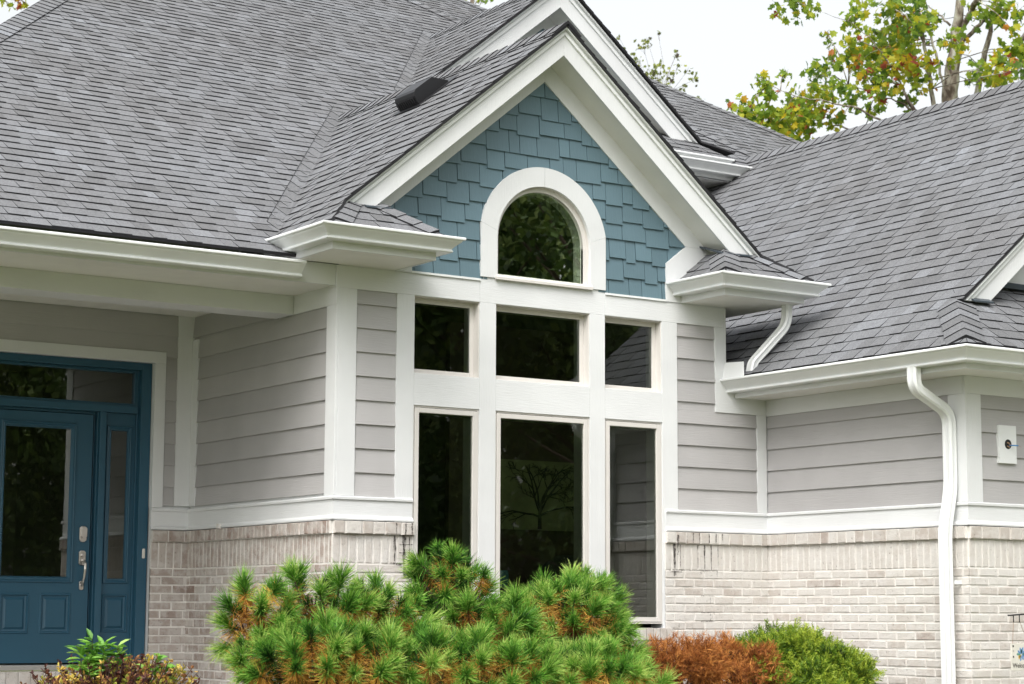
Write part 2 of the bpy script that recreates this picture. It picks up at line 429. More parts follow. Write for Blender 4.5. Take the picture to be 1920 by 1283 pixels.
# ------------------------------------------------------------------ brickwork
def brickwork(mb, org, u, nrm, length, rng, tone, top=.683, bottom=-1.0, start_half=False, cap_w=.0677, rowlock=True):
    """mortar backing with single bricks on it. org: point at z=0 at the left end; u along; nrm outward. mats: brick, mortar"""
    org, u, nrm = Vector(org), Vector(u), Vector(nrm)
    zc = Vector((0,0,1))
    def slab(a0, a1, z0, z1, d0, d1, mi, sh, jit=0.0):
        j = lambda: rng.uniform(-jit, jit)
        c = .004 if mi == 0 else 0
        b = [org+u*a0+zc*z0, org+u*a1+zc*z0, org+u*a1+zc*z1, org+u*a0+zc*z1]
        q = [(a0+c,z0+c),(a1-c,z0+c),(a1-c,z1-c),(a0+c,z1-c)]
        base = [p+nrm*d0 for p in b]
        if mi == 0:
            mid = [p+nrm*(d1-c) for p in b]
            fr = [org+u*(a+j())+zc*(z+j())+nrm*(d1+j()*.6) for a, z in q]
            for i in range(4):
                k = (i+1) % 4
                mb.face([base[i], base[k], mid[k], mid[i]], mi, sh); mb.face([mid[i], mid[k], fr[k], fr[i]], mi, sh)
            mb.face(fr, mi, sh)
        else:
            fr = [p+nrm*d1 for p in b]
            for i in range(4): mb.face([base[i], base[(i+1)%4], fr[(i+1)%4], fr[i]], mi, sh)
            mb.face(fr, mi, sh)
    J = .0120
    tone_ = lambda s=.17: min(1, max(0, rng.gauss(tone, s)))
    mbk = .0255                                              # depth of the mortar face; brick faces at .030
    if rowlock:
        slab(0, length, bottom, .592, 0, mbk, 1, .5)
        slab(-.0, length, .592, top-.001, 0, mbk+.022, 1, .5)
        a = 0
        while a < length-.01:                               # projecting rowlock cap
            wd = rng.choice((cap_w, cap_w, cap_w*1.5)) if cap_w > .07 else cap_w
            e = min(length, a+wd)
            if length-e < .03: e = length
            slab(a+.002, e-J+.002, .594+rng.uniform(-.002,.002), top, .01, .054+rng.uniform(-.003,.003), 0, min(1, max(0, rng.gauss(tone-.16, .15))), .002)
            a = e
        a = 0
        while a < length-.01:                               # soldier course
            e = min(length, a+.0677)
            slab(a+.002, e-J+.002, .383, .588, .01, .030+rng.uniform(-.002,.002), 0, tone_(.07), .0015)
            a = e
        zt = .378
    else:
        slab(0, length, bottom, top, 0, mbk, 1, .5); zt = top
    k = 0
    while zt > bottom+.02:
        z0 = max(bottom, zt-.0677)
        a = -rng.uniform(0,.01)-(.1 if (k % 2) ^ start_half else 0)
        while a < length-.005:
            e = a+.203
            s0, s1 = max(0, a), min(length, e-J)
            if s1-s0 > .012: slab(s0, s1, z0+J*.5+rng.uniform(-.0015,.0015), zt-J*.5+rng.uniform(-.0015,.0015), .01, .030+rng.uniform(-.002,.0025), 0, tone_(), .002)
            a = e
        zt -= .0677; k += 1
def streak(mb, org, u, nrm, a, z0, z1, wd, d, rng):
    """a run of black mildew down a joint, lying on the brick face"""
    org, u, nrm = Vector(org), Vector(u), Vector(nrm); n = 6
    l, r = [], []
    for i in range(n+1):
        z = z1+(z0-z1)*i/n; h = wd*1.5*(.35+.65*rng.random())*(1-.5*i/n)*.5; c = a+rng.uniform(-.002,.002)
        l.append(org+u*(c-h)+Vector((0,0,z))+nrm*d); r.append(org+u*(c+h)+Vector((0,0,z))+nrm*d)
    for i in range(n): mb.face([l[i], r[i], r[i+1], l[i+1]], 2, 0)

# ================================================================== SETTING
def make_ground():
    mb = MB(); xs = [-400,-60,-30,-15,-8,-4,0,4,8,15,30,60,400]; ys = [-400,-60,-30,-20,-16,-13,-10,-7,-5,-3.5,-1,3,10,40,400]
    def h(y): return -.95 if y > -3.5 else (-1.6 if y < -13 else -.95-.65*(-3.5-y)/9.5)
    v = [(x,y,h(y)) for y in ys for x in xs]; n = len(xs)
    mb.mesh(v, [(j*n+i,j*n+i+1,(j+1)*n+i+1,(j+1)*n+i) for j in range(len(ys)-1) for i in range(n-1)])
    tag(mb.build('lawn', M['lawn']), kind='structure')
    mb = MB(); xs = [-4.5,-3.6,-2,0,2,3.4,4.1]; yb = [-2.6,-3.0,-3.4,-3.5,-3.5,-3.3,-2.9]
    for i in range(6): mb.face([(xs[i],yb[i],-.93),(xs[i+1],yb[i+1],-.93),(xs[i+1],.0,-.93),(xs[i],.0,-.93)])
    tag(mb.build('planting_bed', M['mulch']), kind='structure')
make_ground()
def make_walk():
    mb = MB(); pts = [(-3.3,-.1),(-1.9,-.1),(-2.3,-2.0),(-3.2,-4.0),(-4.8,-5.6),(-5.8,-4.5),(-4.5,-3.2),(-3.8,-1.6)]
    mb.face([(x,y,-.935 if y > -3.5 else -.93-.65*(-3.5-y)/9.5) for x, y in pts]); tag(mb.build('bounce_walk', M['concrete']), kind='structure')  # unseen walk, added to bounce neutral light towards the brick
    mb = MB(); mb.face([(4.5,-2.5,-.94),(13,-2.5,-.94),(13,-3.5,-.93),(13,-13,-1.58),(4.5,-13,-1.58),(4.5,-3.5,-.93)]); tag(mb.build('driveway', M['concrete']), kind='structure')
make_walk()

# ================================================================== HOUSE
house = empty('house', (0, 0, -.95))
tag(house, 'grey lap-sided house with white trim, blue shingled gable and whitewashed brick base', 'house')
rng = random.Random(5)
XC, PB = 1.823, .8333
YM0, PM = .3, .605
def zM(y): return 2.80+PM*(y-YM0)
def zBL(x): return 4.628-PB*(XC-x)

# ---------------------------------------------------------------- roofs
def make_main_roof():
    mb = MB(); rg = random.Random(1)
    s = math.hypot(1, PM); Y0 = -.05
    V = lambda y: (y-Y0)*s
    hx = lambda y: -1.47+.734*(y-3.806)        # left hip
    rx = lambda y: 7.63-.493*(y-4.17)           # right hip
    c = [[(hx(Y0),0),(-.28,0),(-.28,V(.35)),(hx(.35),V(.35))],
         [(hx(.35),V(.35)),(-.12,V(.35)),(2.0,V(3.3)),(2.25,V(3.70)),(hx(3.70),V(3.70))],
         [(hx(3.70),V(3.70)),(rx(3.70),V(3.70)),(rx(9.55),V(9.55)),(hx(9.55),V(9.55))]]
    shingles(mb, (0, Y0, zM(Y0)), (1,0,0), (0,1,PM), c, rg)
    # left side face below the hip, facing -X
    k = PM/.734; sl = math.hypot(1, k); xe = hx(Y0); ze = zM(Y0)
    c = [[(Y0,0),(13,0),(13,(hx(9.55)-xe)*sl),(9.55,(hx(9.55)-xe)*sl)]]
    shingles(mb, (xe,0,ze), (0,1,0), (1,0,k), c, rg)
    # right side face, facing +X, and the back slope, plain decks
    kr = PM/.493
    A = Vector((rx(3.70),3.70,zM(3.70))); B = Vector((rx(9.55),9.55,zM(9.55))); C = Vector((hx(9.55),9.55,zM(9.55)))
    mb.face([A, A+Vector((1.2,0,-1.2*kr)), (B.x+4.5,9.55,B.z-4.5*kr), B], 0, .4)
    mb.face([C, B, (B.x+4,16,3), (C.x-4,16,3)], 0, .4)
    o = part(mb, 'main_roof', [M['roof'], M['roof_edge']], house)
    # hip and ridge caps
    cb = MB()
    P = Vector((hx(Y0),Y0,zM(Y0))); d = (C-P).normalized()
    def down(dv, nrm):                          # in-plane, square to the line, pointing down
        q = dv.cross(nrm).normalized(); return q if q.z < 0 else -q
    nM = Vector((0,-PM,1)).normalized(); nL = Vector((-k,0,1)).normalized(); nR = Vector((kr,0,1)).normalized()
    caps(cb, P, C, down(d,nM), down(d,nL), rg, .16)
    d = (B-A).normalized(); caps(cb, A, B, down(d,nM), down(d,nR), rg, .14)
    caps(cb, C, B, Vector((0,-1,-PM)), Vector((0,1,-PM)), rg, .15)
    part(cb, 'hip_cap', [M['roof'], M['roof_edge']], o)
    # the wing behind, with a hip parallel to the first
    mb = MB(); Y1 = YM0+1.0
    V2 = lambda y: (y-Y1)*s
    r2 = lambda y: 10.906-.612*(y-7.181)
    c = [[(6.2,V2(4.3)),(r2(4.3),V2(4.3)),(r2(12.2),V2(12.2)),(4.0,V2(12.2)),(4.0,V2(8))]]
    shingles(mb, (0, Y1, 2.80), (1,0,0), (0,1,PM), c, rg)
    o = part(mb, 'wing_roof', [M['roof'], M['roof_edge']], house)
    cb = MB(); A = Vector((r2(4.3),4.3,2.8+PM*(4.3-Y1))); B = Vector((r2(12.2),12.2,2.8+PM*(12.2-Y1))); d = (B-A).normalized()
    nR = Vector((PM/.612,0,1)).normalized()
    caps(cb, A, B, down(d,nM), down(d,nR), rg, .15)
    part(cb, 'hip_cap', [M['roof'], M['roof_edge']], o)
make_main_roof()

def gable_roof(name, xc, zr, p, xl, xr, y0, yv, drop_y, ret, rg, left_extra=0, wv=None):
    """front-facing gable: left and right slopes from eave lines xl, xr to the ridge; y0 front edge, yv back end at ridge;
    ret = (x where the eave hip starts on the left, y of the eave corner)"""
    mb = MB(); s = math.hypot(1, p)
    for side in (-1, 1):
        xe = xl if side < 0 else xr
        run = abs(xc-xe); top = run*s
        ze = zr-p*run
        hx, hy = ret
        vh = (abs(xl-hx))*s
        lowback = drop_y if side < 0 else yv
        A = [(y0,vh),(lowback+(yv-lowback)*(vh/top),vh),(yv,top),(y0,top)]
        B = [(hy,0),(lowback,0),(lowback+(yv-lowback)*(vh/top),vh),(y0,vh)]
        shingles(mb, (xe,0,ze), (0,1,0), (-side,0,p), [A, B], rg)
    o = part(mb, name, [M['roof'], M['roof_edge']], house)
    cb = MB()
    caps(cb, (xc,y0-.005,zr), (xc,yv,zr), (-1,0,-p), (1,0,-p), rg, .15, .010)
    part(cb, 'ridge_cap', [M['roof'], M['roof_edge']], o)
    return o
rg2 = random.Random(2)
bay_roof = gable_roof('gable_roof', XC, 4.612, PB, -.42, 4.07, -.345, 3.36, .28, (-.14,-.665), rg2)

def valley_weave(roof, xc, zr, p, xe, xs, rg):
    """shingles of a gable's left slope carried across the valley onto the main slope up to the cut line"""
    mb = MB()
    s = math.hypot(1, p)
    def val(x):
        z = zr-p*(xc-x); return Vector((x, YM0+(z-2.80)/PM, z))
    t = (val(1)-val(0)).normalized()
    nB = Vector((-p,0,1)).normalized(); nM = Vector((0,-PM,1)).normalized()
    h = Vector((0,1,0)); ct = h.dot(t)
    m2 = t.cross(nM).normalized()
    if m2.x > 0: m2 = -m2
    sn = math.sqrt(max(0, 1-ct*ct))
    d2 = (t*ct+m2*sn)
    k = int((xs-xe)*s/EXPO)+1; W = .115
    while True:
        x = xe+k*EXPO/s
        if x > xc-.03: break
        p0 = val(x); p1 = val(x+(EXPO+.012)/s)
        sh = min(1, max(0, rg.gauss(.42,.13)))
        l = W/sn
        n0, n1 = .0115, .006
        up = (nB+nM)*.5
        q0, q1 = p0-h*.05+nB*n0, p1-h*.05+nB*n1
        a0, a1 = p0+up*(n0+.002), p1+up*(n1+.002)
        b0, b1 = p0+d2*l+nM*n0, p1+d2*l+nM*n1
        mb.face([q0, a0, a1, q1], 0, sh); mb.face([a0, b0, b1, a1], 0, sh)
        mb.face([p0-h*.05, p0, a0, q0], 1, 0); mb.face([p0, p0+d2*l, b0, a0], 1, 0); mb.face([b0, b1, p1+d2*l, p0+d2*l], 1, 0)
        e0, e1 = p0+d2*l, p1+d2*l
        mb.face([e0+nM*.0125, e1+nM*.0125, e1-m2*.005+nM*.0125, e0-m2*.005+nM*.0125], 1, 0)  # dark ribbon stands in for the shadow gap along the cut line
        k += 1
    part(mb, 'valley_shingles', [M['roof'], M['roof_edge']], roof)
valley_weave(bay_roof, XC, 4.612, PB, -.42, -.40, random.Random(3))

def eave_returns():
    """the small hipped roofs over the eave returns of the bay"""
    rg = random.Random(4)
    pf = .65; zf = 2.715
    sf = math.hypot(1, pf); ss = math.hypot(1, PB)
    for x0, x1, inner in ((-.42,.53,1), (3.14,4.07,-1)):
        mb = MB()
        # front face: trapezoid clipped by both hips
        dx = .665*pf/PB
        xa, xb = x0+dx, x1-dx
        if xa > xb: xa = xb = (xa+xb)/2
        shingles(mb, (0,-.665,zf), (1,0,0), (0,1,pf), [[(x0,0),(x1,0),(x1-.49*pf/PB,.49*sf),(x0+.49*pf/PB,.49*sf)]], rg, base=.002)
        # inner face looking back to the middle of the gable
        xi = x1 if inner > 0 else x0
        shingles(mb, (xi,0,zf), (0,1,0), (-inner,0,PB), [[(-.665,0),(-.034,0),(-.034,dx*ss*.6),(-.665+.665*.6,dx*ss*.6)]], rg, base=.002)
        cb = mb
        nF = Vector((0,-pf,1)).normalized()
        for xs, sgn in ((x0,1),(x1,-1)):
            A = Vector((xs,-.665,zf)); B = Vector((xs+sgn*dx*.62,-.665+.665*.62,zf+.665*.62*pf)); d = (B-A).normalized()
            nS = Vector((-sgn*PB,0,1)).normalized()
            q1 = d.cross(nF); q1 = q1 if q1.z < 0 else -q1
            q2 = d.cross(nS); q2 = q2 if q2.z < 0 else -q2
            caps(mb, A, B, q1, q2, rg, .13, .014)
        part(mb, 'return_roof', [M['roof'], M['roof_edge']], house)
eave_returns()

rear_roof = gable_roof('rear_gable_roof', 4.9, 6.71, .8225, 2.85, 6.95, 4.06, 7.0, 4.4, (3.05,3.72), rg2)
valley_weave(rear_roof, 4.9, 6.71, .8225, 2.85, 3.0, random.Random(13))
def rear_return_roof():
    mb = MB(); rg = random.Random(14); zf = 4.925
    shingles(mb, (0,3.72,zf), (1,0,0), (0,1,.62), [[(5.9,0),(6.95,0),(6.5,.75*1.177),(6.2,.75*1.177)]], rg, base=.002)
    part(mb, 'return_roof', [M['roof'], M['roof_edge']], house)
rear_return_roof()

XG0, ZG0 = 3.66, 1.972
def zG(x): return ZG0+PB*(x-XG0)
XR = 7.36
def make_garage_roof():
    mb = MB(); rg = random.Random(6); s = math.hypot(1, PB)
    vt = (XR-XG0)*s; vh = .52*s
    c = [[(-2.73,0),(3.2,0),(3.2,vh),(-2.13,vh)], [(-2.20,vh),(6.5,vh),(6.5,vt),(-2.20,vt)]]
    shingles(mb, (XG0,0,ZG0), (0,1,0), (1,0,PB), c, rg)
    # front skirt roof
    pf = .72; sf = math.hypot(1, pf)
    c = [[(XG0,0),(11,0),(11,.95*sf),(XG0+.82,.95*sf)]]
    shingles(mb, (0,-2.73,ZG0), (1,0,0), (0,1,pf), c, rg)
    mb.ext([(XR,-2.2,zG(XR)-.02),(XR,6.5,zG(XR)-.02),(XR+4,6.5,zG(XR)-.02-4*PB),(XR+4,-2.2,zG(XR)-.02-4*PB)], (0,0,.02), 0, .4)
    o = part(mb, 'garage_roof', [M['roof'], M['roof_edge']], house)
    cb = MB()
    A = Vector((XG0,-2.73,ZG0)); B = Vector((XG0+.50,-2.73+.50*PB/pf,ZG0+.50*PB)); d = (B-A).normalized()
    nF = Vector((0,-pf,1)).normalized(); nS = Vector((-PB,0,1)).normalized()
    q1 = d.cross(nF); q1 = q1 if q1.z < 0 else -q1
    q2 = d.cross(nS); q2 = q2 if q2.z < 0 else -q2
    caps(cb, A, B, q1, q2, rg, .15, .014)
    part(cb, 'hip_cap', [M['roof'], M['roof_edge']], o)
    cb = MB(); caps(cb, (XR,-2.2,zG(XR)), (XR,6.5,zG(XR)), (-1,0,-PB), (1,0,-PB), rg, .15)
    part(cb, 'ridge_cap', [M['roof'], M['roof_edge']], o)
make_garage_roof()

# ---------------------------------------------------------------- gutters, fascias, soffits
def make_eaves():
    def assembly(path, soffits, zs, zb, lip=.107):
        g = MB(); sweep_xy(g, path, gutter_profile(zb, lip))
        part(g, 'gutter', M['gutter'], house)
        f = MB(); sweep_xy(f, path, [(-.018, zs-.004), (0, zs-.004), (0, zb+.069), (-.018, zb+.069)])
        part(f, 'fascia', M['trim_h'], house)
        sf = MB()
        for x0,x1,y0,y1 in soffits: sf.box(x0,x1,y0,y1,zs,zs+.012)
        part(sf, 'soffit', M['soffit'], house, split=True)
    assembly([(-.374,.30),(-.374,-.59),(.48,-.59),(.48,.0)], [(-.356,.462,-.572,-.021)], 2.561, 2.610)
    assembly([(3.19,.0),(3.19,-.59),(4.03,-.59),(4.03,3.2)], [(3.208,4.012,-.572,-.021),(3.66,4.012,-.021,3.2)], 2.561, 2.610)
    assembly([(-6,0),(-.345,0)], [], 2.405, 2.424, .112)
    assembly([(3.755,-.004),(3.755,-2.62),(9,-2.62)], [(3.773,4.098,-2.60,-.022),(4.098,9,-2.60,-2.278)], 1.810, 1.848, .110)
    assembly([(6.05,4.44),(6.05,3.83),(6.74,3.83),(6.74,4.44)], [(6.07,6.72,3.85,4.44)], 4.775, 4.825)
    assembly([(6.0,3.80),(7.32,3.80)], [(6.0,7.32,3.80,4.44)], 4.71, 4.765)
    # porch fascia runs on to the bay, soffit back to the beam
    f = MB(); f.box(-.345,-.001,0,.018,2.405,2.56); f.box(-6,-.345,.0182,.036,2.405,2.5)
    part(f, 'porch_fascia', M['trim_h'], house, split=True)
    s = MB(); s.box(-6,-.001,.036,.65,2.409,2.42); s.box(-6,-.001,.934,2.44,2.46,2.475)
    part(s, 'porch_ceiling', M['soffit'], house, split=True)
    b = MB(); b.box(-6,-.022,.65,.934,2.265,2.4085)
    part(b, 'porch_beam', M['trim_h'], house, bevel=.003)
make_eaves()
def make_mitres():
    for x, y, zb, dx, dy in ((-.374,-.59,2.610,-1,-1), (3.19,-.59,2.610,-1,-1), (3.755,-2.62,1.848,-1,-1)):
        g = MB(); miter_bead(g, x, y, zb, dx, dy)
        part(g, 'gutter_corner_strip', M['gutter'], house)
make_mitres()

def rakes(xc, yf, yw, apex, p, xl_low, zlow, halves, blue_top, name_sfx=''):
    """apex: dict of heights over xc: board bottom, board top, crown step, crown top, soffit, frieze bottom"""
    f, c, s = MB(), MB(), MB()
    for sg in halves:
        def band(mbx, z0, z1, y0, y1, zl):
            # between two parallel slopes, cut off level at zl
            xa = (z0-zl)/p; xb = (z1-zl)/p
            mbx.ext([(xc,y0,z0),(xc+sg*xa,y0,zl),(xc+sg*xb,y0,zl),(xc,y0,z1)], (0,y1-y0,0))
        band(f, apex['bot'], apex['top'], yf, yf+.022, zlow)
        band(c, apex['top']-.006, apex['step'], yf-.016, yf+.022, zlow-.004)
        band(c, apex['step']-.002, apex['crown']-.018, yf-.007, yf+.022, zlow-.006)
        band(c, apex['crown']-.020, apex['crown'], yf-.040, yf+.022, zlow-.008)
        band(s, apex['soff'], apex['soff']+.014, yf+.022, yw-.001, zlow)
    part(f, 'rake_fascia', M['trim_v'], house, bevel=.002); part(c, 'rake_crown_moulding', M['gutter'], house, bevel=.002); part(s, 'rake_soffit', M['soffit'], house, split=True)
rakes(XC, -.292, 0, dict(bot=4.368, top=4.535, step=4.562, crown=4.596, soff=4.395), PB, 0, 2.955, (-1,1), 0)
rakes(4.9, 4.13, 4.45, dict(bot=6.405, top=6.60, step=6.635, crown=6.675, soff=6.44), .8225, 0, 5.16, (-1,1), 0)
rakes(XR, -2.15, -1.86, dict(bot=zG(XR)-.275, top=zG(XR)-.105, step=zG(XR)-.075, crown=zG(XR)-.036, soff=zG(XR)-.24), PB, 0, 2.41, (-1,), 0)

def make_flashings():
    mb = MB()
    for x0, x1, y0, y1, z in ((.04,.26,-.345,-.27,2.938), (3.385,3.69,-.345,-.27,2.938)):
        mb.ext([(x0,y0,z),(x1,y0,z+.006),(x1,y1+.24,z+.10),(x0,y1+.24,z+.10)], (0,0,.014))
    mb.ext([(4.31,-2.20,2.395),(4.52,-2.20,2.40),(4.52,-2.0,2.50),(4.31,-2.0,2.50)], (0,0,.014))
    mb.box(4.6,11,-1.93,-1.88,2.60,2.645)
    mb.ext([(6.2,4.08,5.115),(6.72,4.08,5.115),(6.72,4.4,5.25),(6.2,4.4,5.25)], (0,0,.015))
    part(mb, 'step_flashing', M['flash'], house, split=True, bevel=.002)
make_flashings()

# ---------------------------------------------------------------- bay front wall
FY = -.022                                     # trim faces; siding and shingles lie a little behind
def make_bay_front():
    T = .14
    v, h = MB(), MB()
    # uprights
    for x0,x1,z0,z1 in ((.493,.646,-1,2.39),(1.230,1.378,-1,2.39),(2.269,2.417,-1,2.39),(2.992,3.149,-1,2.39)):
        v.box(x0,x1,FY,T,z0,z1)
    part(v, 'mullion_board', M['trim_v'], house, split=True, bevel=.0015)
    cb = MB(); cb.box(0,.150,FY-.0004,.0,.866,2.39); cb.box(3.548,3.645,FY,.0,1.951,2.39)
    cb.box(-.022,-.0005,FY,.125,.866,2.265); cb.box(3.645,3.667,FY,.12,1.98,2.555)
    cb.box(-.150,-.001,2.438,2.459,.886,2.46); cb.box(3.995,4.098,FY,-.001,.866,1.68)
    cb.box(4.119,4.262,-2.279,-2.258,.866,1.675); cb.box(4.097,4.1185,-2.279,-2.10,.866,1.675); cb.box(-.022,-.0005,2.33,2.437,.886,2.264)
    part(cb, 'corner_board', M['trim_v'], house, split=True, bevel=.002)
    # horizontal fields between the windows
    for z0,z1 in ((1.563,1.803),):
        for x0,x1 in ((.646,1.230),(1.378,2.269),(2.417,2.992)): h.box(x0+.0006,x1-.0006,FY+.0005,T,z0,z1)
    h.box(.646,1.230,FY+.0005,T,-1,-.5); h.box(1.378,2.269,FY+.0005,T,-1,-.5); h.box(2.417,2.992,FY+.0005,T,-1,-.5)
    part(h, 'spandrel_board', M['trim_h'], house, split=True, bevel=.0015)
    # frieze over all
    fz = MB()
    fz.box(-.022,1.2275,FY,T,2.3905,2.555); fz.box(1.228,2.418,FY+.0004,T,2.3905,2.590); fz.box(2.4185,3.6445,FY,T,2.3905,2.555)
    fz.box(-.022,-.001,FY,.65,2.266,2.390); fz.box(-.0215,-.001,.1405,.65,2.3905,2.4085)
    fz.box(3.552,4.097,FY,-.0,1.681,1.95); fz.box(4.097,4.118,-2.255,-.003,1.676,1.809); fz.box(4.097,9,-2.279,-2.258,1.676,1.809)
    part(fz, 'frieze_board', M['trim_h'], house, split=True, bevel=.002)
    # blue field trim: rake friezes and the pieces that run down behind the returns
    g = MB()
    for sg in (-1,1):
        X = lambda x: x if sg > 0 else 2*XC-x
        y0 = -.030
        g.ext([(XC,y0,4.212),(X(3.240),y0,3.031),(X(3.470),y0,3.031),(XC,y0,4.409)], (0,.034,0))
        g.ext([(X(3.032),y0,2.5565),(X(3.644),y0,2.5565),(X(3.644),y0,2.87),(X(3.470),y0,3.030),(X(3.240),y0,3.030),(X(3.032),y0,2.872)], (0,.034,0))
    part(g, 'gable_frieze', M['trim_v'], house, bevel=.002)
    # white drip strips below the shingles
    d = MB(); d.box(.61,1.2275,FY-.012,.0,2.5556,2.572); d.box(2.4185,3.031,FY-.012,.0,2.5556,2.572)
    part(d, 'drip_strip', M['gutter'], house, split=True)
    # siding
    sd = MB(); lap(sd, 0, 'y', .1505, .4925, 2.39, .866, rng); part(sd, 'siding', M['siding'], house)
    sd = MB(); lap(sd, 0, 'y', 3.1495, 3.5475, 2.39, 1.951, rng); lap(sd, 0, 'y', 3.1495, 3.5515, 1.9505, 1.681, rng); lap(sd, 0, 'y', 3.1495, 3.9945, 1.6805, .866, rng); part(sd, 'siding', M['siding'], house)
    sd = MB(); lap(sd, 0, 'x', .126, 2.329, 2.264, .886, rng); lap(sd, 0, 'x', .9345, 2.44, 2.459, 2.2645, rng); part(sd, 'siding', M['siding'], house)
    sd = MB(); lap(sd, 2.46, 'y', -.253, -.1505, 2.459, .886, rng); lap(sd, 2.46, 'y', -6, -.2535, 2.459, 2.148, rng); part(sd, 'siding', M['siding'], house)
    sd = MB(); lap(sd, 4.119, 'x', -2.0995, -.0225, 1.6755, .866, rng); part(sd, 'siding', M['siding'], house)
    sd = MB(); lap(sd, -2.257, 'y', 4.2625, 9, 1.6755, .866, rng); part(sd, 'siding', M['siding'], house)
    # belt board with its cap and base bead
    for path, prof in (([(-.355,2.46),(0,2.46),(0,0),(.642,0)],0), ([(3.022,0),(4.119,0),(4.119,-2.257),(9,-2.257)],0)):
        b = MB()
        sweep_xy(b, path, [(0,.690),(.044,.690),(.046,.700),(.040,.712),(.026,.722),(.024,.728),(.024,.838),(.036,.840),(.037,.856),(.030,.864),(0,.866)])
        part(b, 'belt_board', M['trim_h'], house)
    # solid wall behind siding and brick (kept clear of the window field)
    wl = MB()
    wl.box(.002,.492,.001,T,-1,2.39); wl.box(3.15,3.644,.001,T,-1,2.39); wl.box(3.644,4.25,.001,T,-1,1.95)
    wl.box(.002,T,T,2.6,-1,2.56); wl.box(3.51,3.644,T,3.3,-1,2.7); wl.box(-.34,.0,2.461,2.6,-1,2.6); wl.box(-6,-.345,2.461,2.6,2.056,2.6); wl.box(-6,-2.9,2.461,2.6,-1,2.6)
    wl.box(4.1205,4.26,-2.255,0,-1,1.82); wl.box(4.1205,9,-2.255,-2.1,-1,1.82)
    part(wl, 'wall_core', M['trim_h'], house, split=True)
make_bay_front()
def make_blue_shingles():
    mb = MB(); rg = random.Random(8)
    clip = ccw([(.38,2.573),(3.27,2.573),(3.27,3.01),(XC,4.222),(.38,3.01)])
    cx, cz, rad = XC, 2.912, .53
    z = 2.573-.02; k = 0
    while z < 4.25:
        x = .30-rg.random()*.15; drop = rg.random() < .5
        while x < 3.35:
            wd = rg.choice((.10,.13,.165,.17,.205,.215,.24))
            dz = -.017 if drop else .012
            zb = z+dz if k else 2.55
            rect = [(x+.003,zb),(x+wd-.003,zb),(x+wd-.003,z+.205),(x+.003,z+.205)]
            q = clip_poly(rect, clip)
            if q:
                mx = sum(p[0] for p in q)/len(q); mz = sum(p[1] for p in q)/len(q)
                # keep clear of the arched window
                dx, dzz = mx-cx, mz-cz
                keep = True
                if dzz > 0:
                    r = math.hypot(dx, dzz)
                    if r < 1.2:
                        ux, uz = dx/r, dzz/r
                        # half plane outside the tangent of the casing's middle circle
                        px, pz = cx+ux*rad, cz+uz*rad
                        tx, tz = -uz, ux
                        # left of the line (p -> p - t) is outward
                        far = 6
                        q = clip_poly(q, ccw([(px+tx*far,pz+tz*far),(px-tx*far,pz-tz*far),(px-tx*far+ux*far,pz-tz*far+uz*far),(px+tx*far+ux*far,pz+tz*far+uz*far)]))
                else:
                    sgn = 1 if dx > 0 else -1
                    if abs(dx) < 1.0:
                        q = clip_poly(q, ccw([(cx+sgn*rad,0),(cx+sgn*6,0),(cx+sgn*6,9),(cx+sgn*rad,9)]))
                if q:
                    sh = rg.random()
                    n = len(q); top, bot = [], []
                    tb = .019+.002*rg.random()
                    for a, b in q:
                        t = tb*(1-(b-zb)/.235)+.002
                        top.append((a,-t-.004,b)); bot.append((a,.006,b))
                    mb.face(top, 0, sh); mb.face(bot[::-1], 0, sh)
                    for i in range(n): mb.face([bot[i],bot[(i+1)%n],top[(i+1)%n],top[i]], 0, sh)
            x += wd; drop = (not drop) if rg.random() < .72 else drop
        z += .152; k += 1
    part(mb, 'shingle_siding', M['blue'], house)
    mb = MB()                                    # the rear gable and the garage gable, mostly hidden
    mb.ext([(3.3,4.46,5.0),(6.6,4.46,5.0),(4.9,4.46,6.36)], (0,.05,0))
    for i in range(8):
        zz = 5.1+i*.152
        for j in range(20):
            x = 3.3+j*.165+(i%2)*.08
            if zz+.1 < 6.25-abs(x-4.9)*.8225: mb.box(x,x+.16,4.444,4.46,zz,zz+.15,0,rg.random())
    part(mb, 'rear_shingle_siding', M['blue'], house); mb = MB()
    for i in range(14):
        zz = 2.80+i*.152
        for j in range(24):
            x = 4.6+j*.165+(i%3)*.05; d = .017*((j+i)%2)
            if zz+.3 < zG(XR)-.24-abs(x-XR)*PB+.15: mb.box(x,x+.161,-1.876,-1.86,zz-d,zz+.15-d,0,rg.random())
    part(mb, 'garage_shingle_siding', M['blue'], house)
    w2 = MB(); w2.ext([(5.0,-1.859,2.7),(11,-1.859,2.7),(11,-1.859,2.2),(4.5,-1.859,2.2)], (0,.06,0)); w2.ext([(4.98,-1.859,2.7),(11,-1.859,2.6),(XR,-1.859,zG(XR)-.25)], (0,.06,0))
    w2.ext([(4.83,-1.885,2.645),(11,-1.885,2.645),(11,-1.885,2.78),(5.0,-1.885,2.78)], (0,.025,0)); w2.box(4.5,7.3,4.455,4.6,3.0,5.2); w2.ext([(3.1,4.44,5.10),(4.9,4.44,6.58),(6.7,4.44,5.10),(6.55,4.44,5.10),(4.9,4.44,6.44-.185),(3.35,4.44,5.0)], (0,.02,0))
    part(w2, 'gable_board', M['trim_h'], house, split=True)
make_blue_shingles()

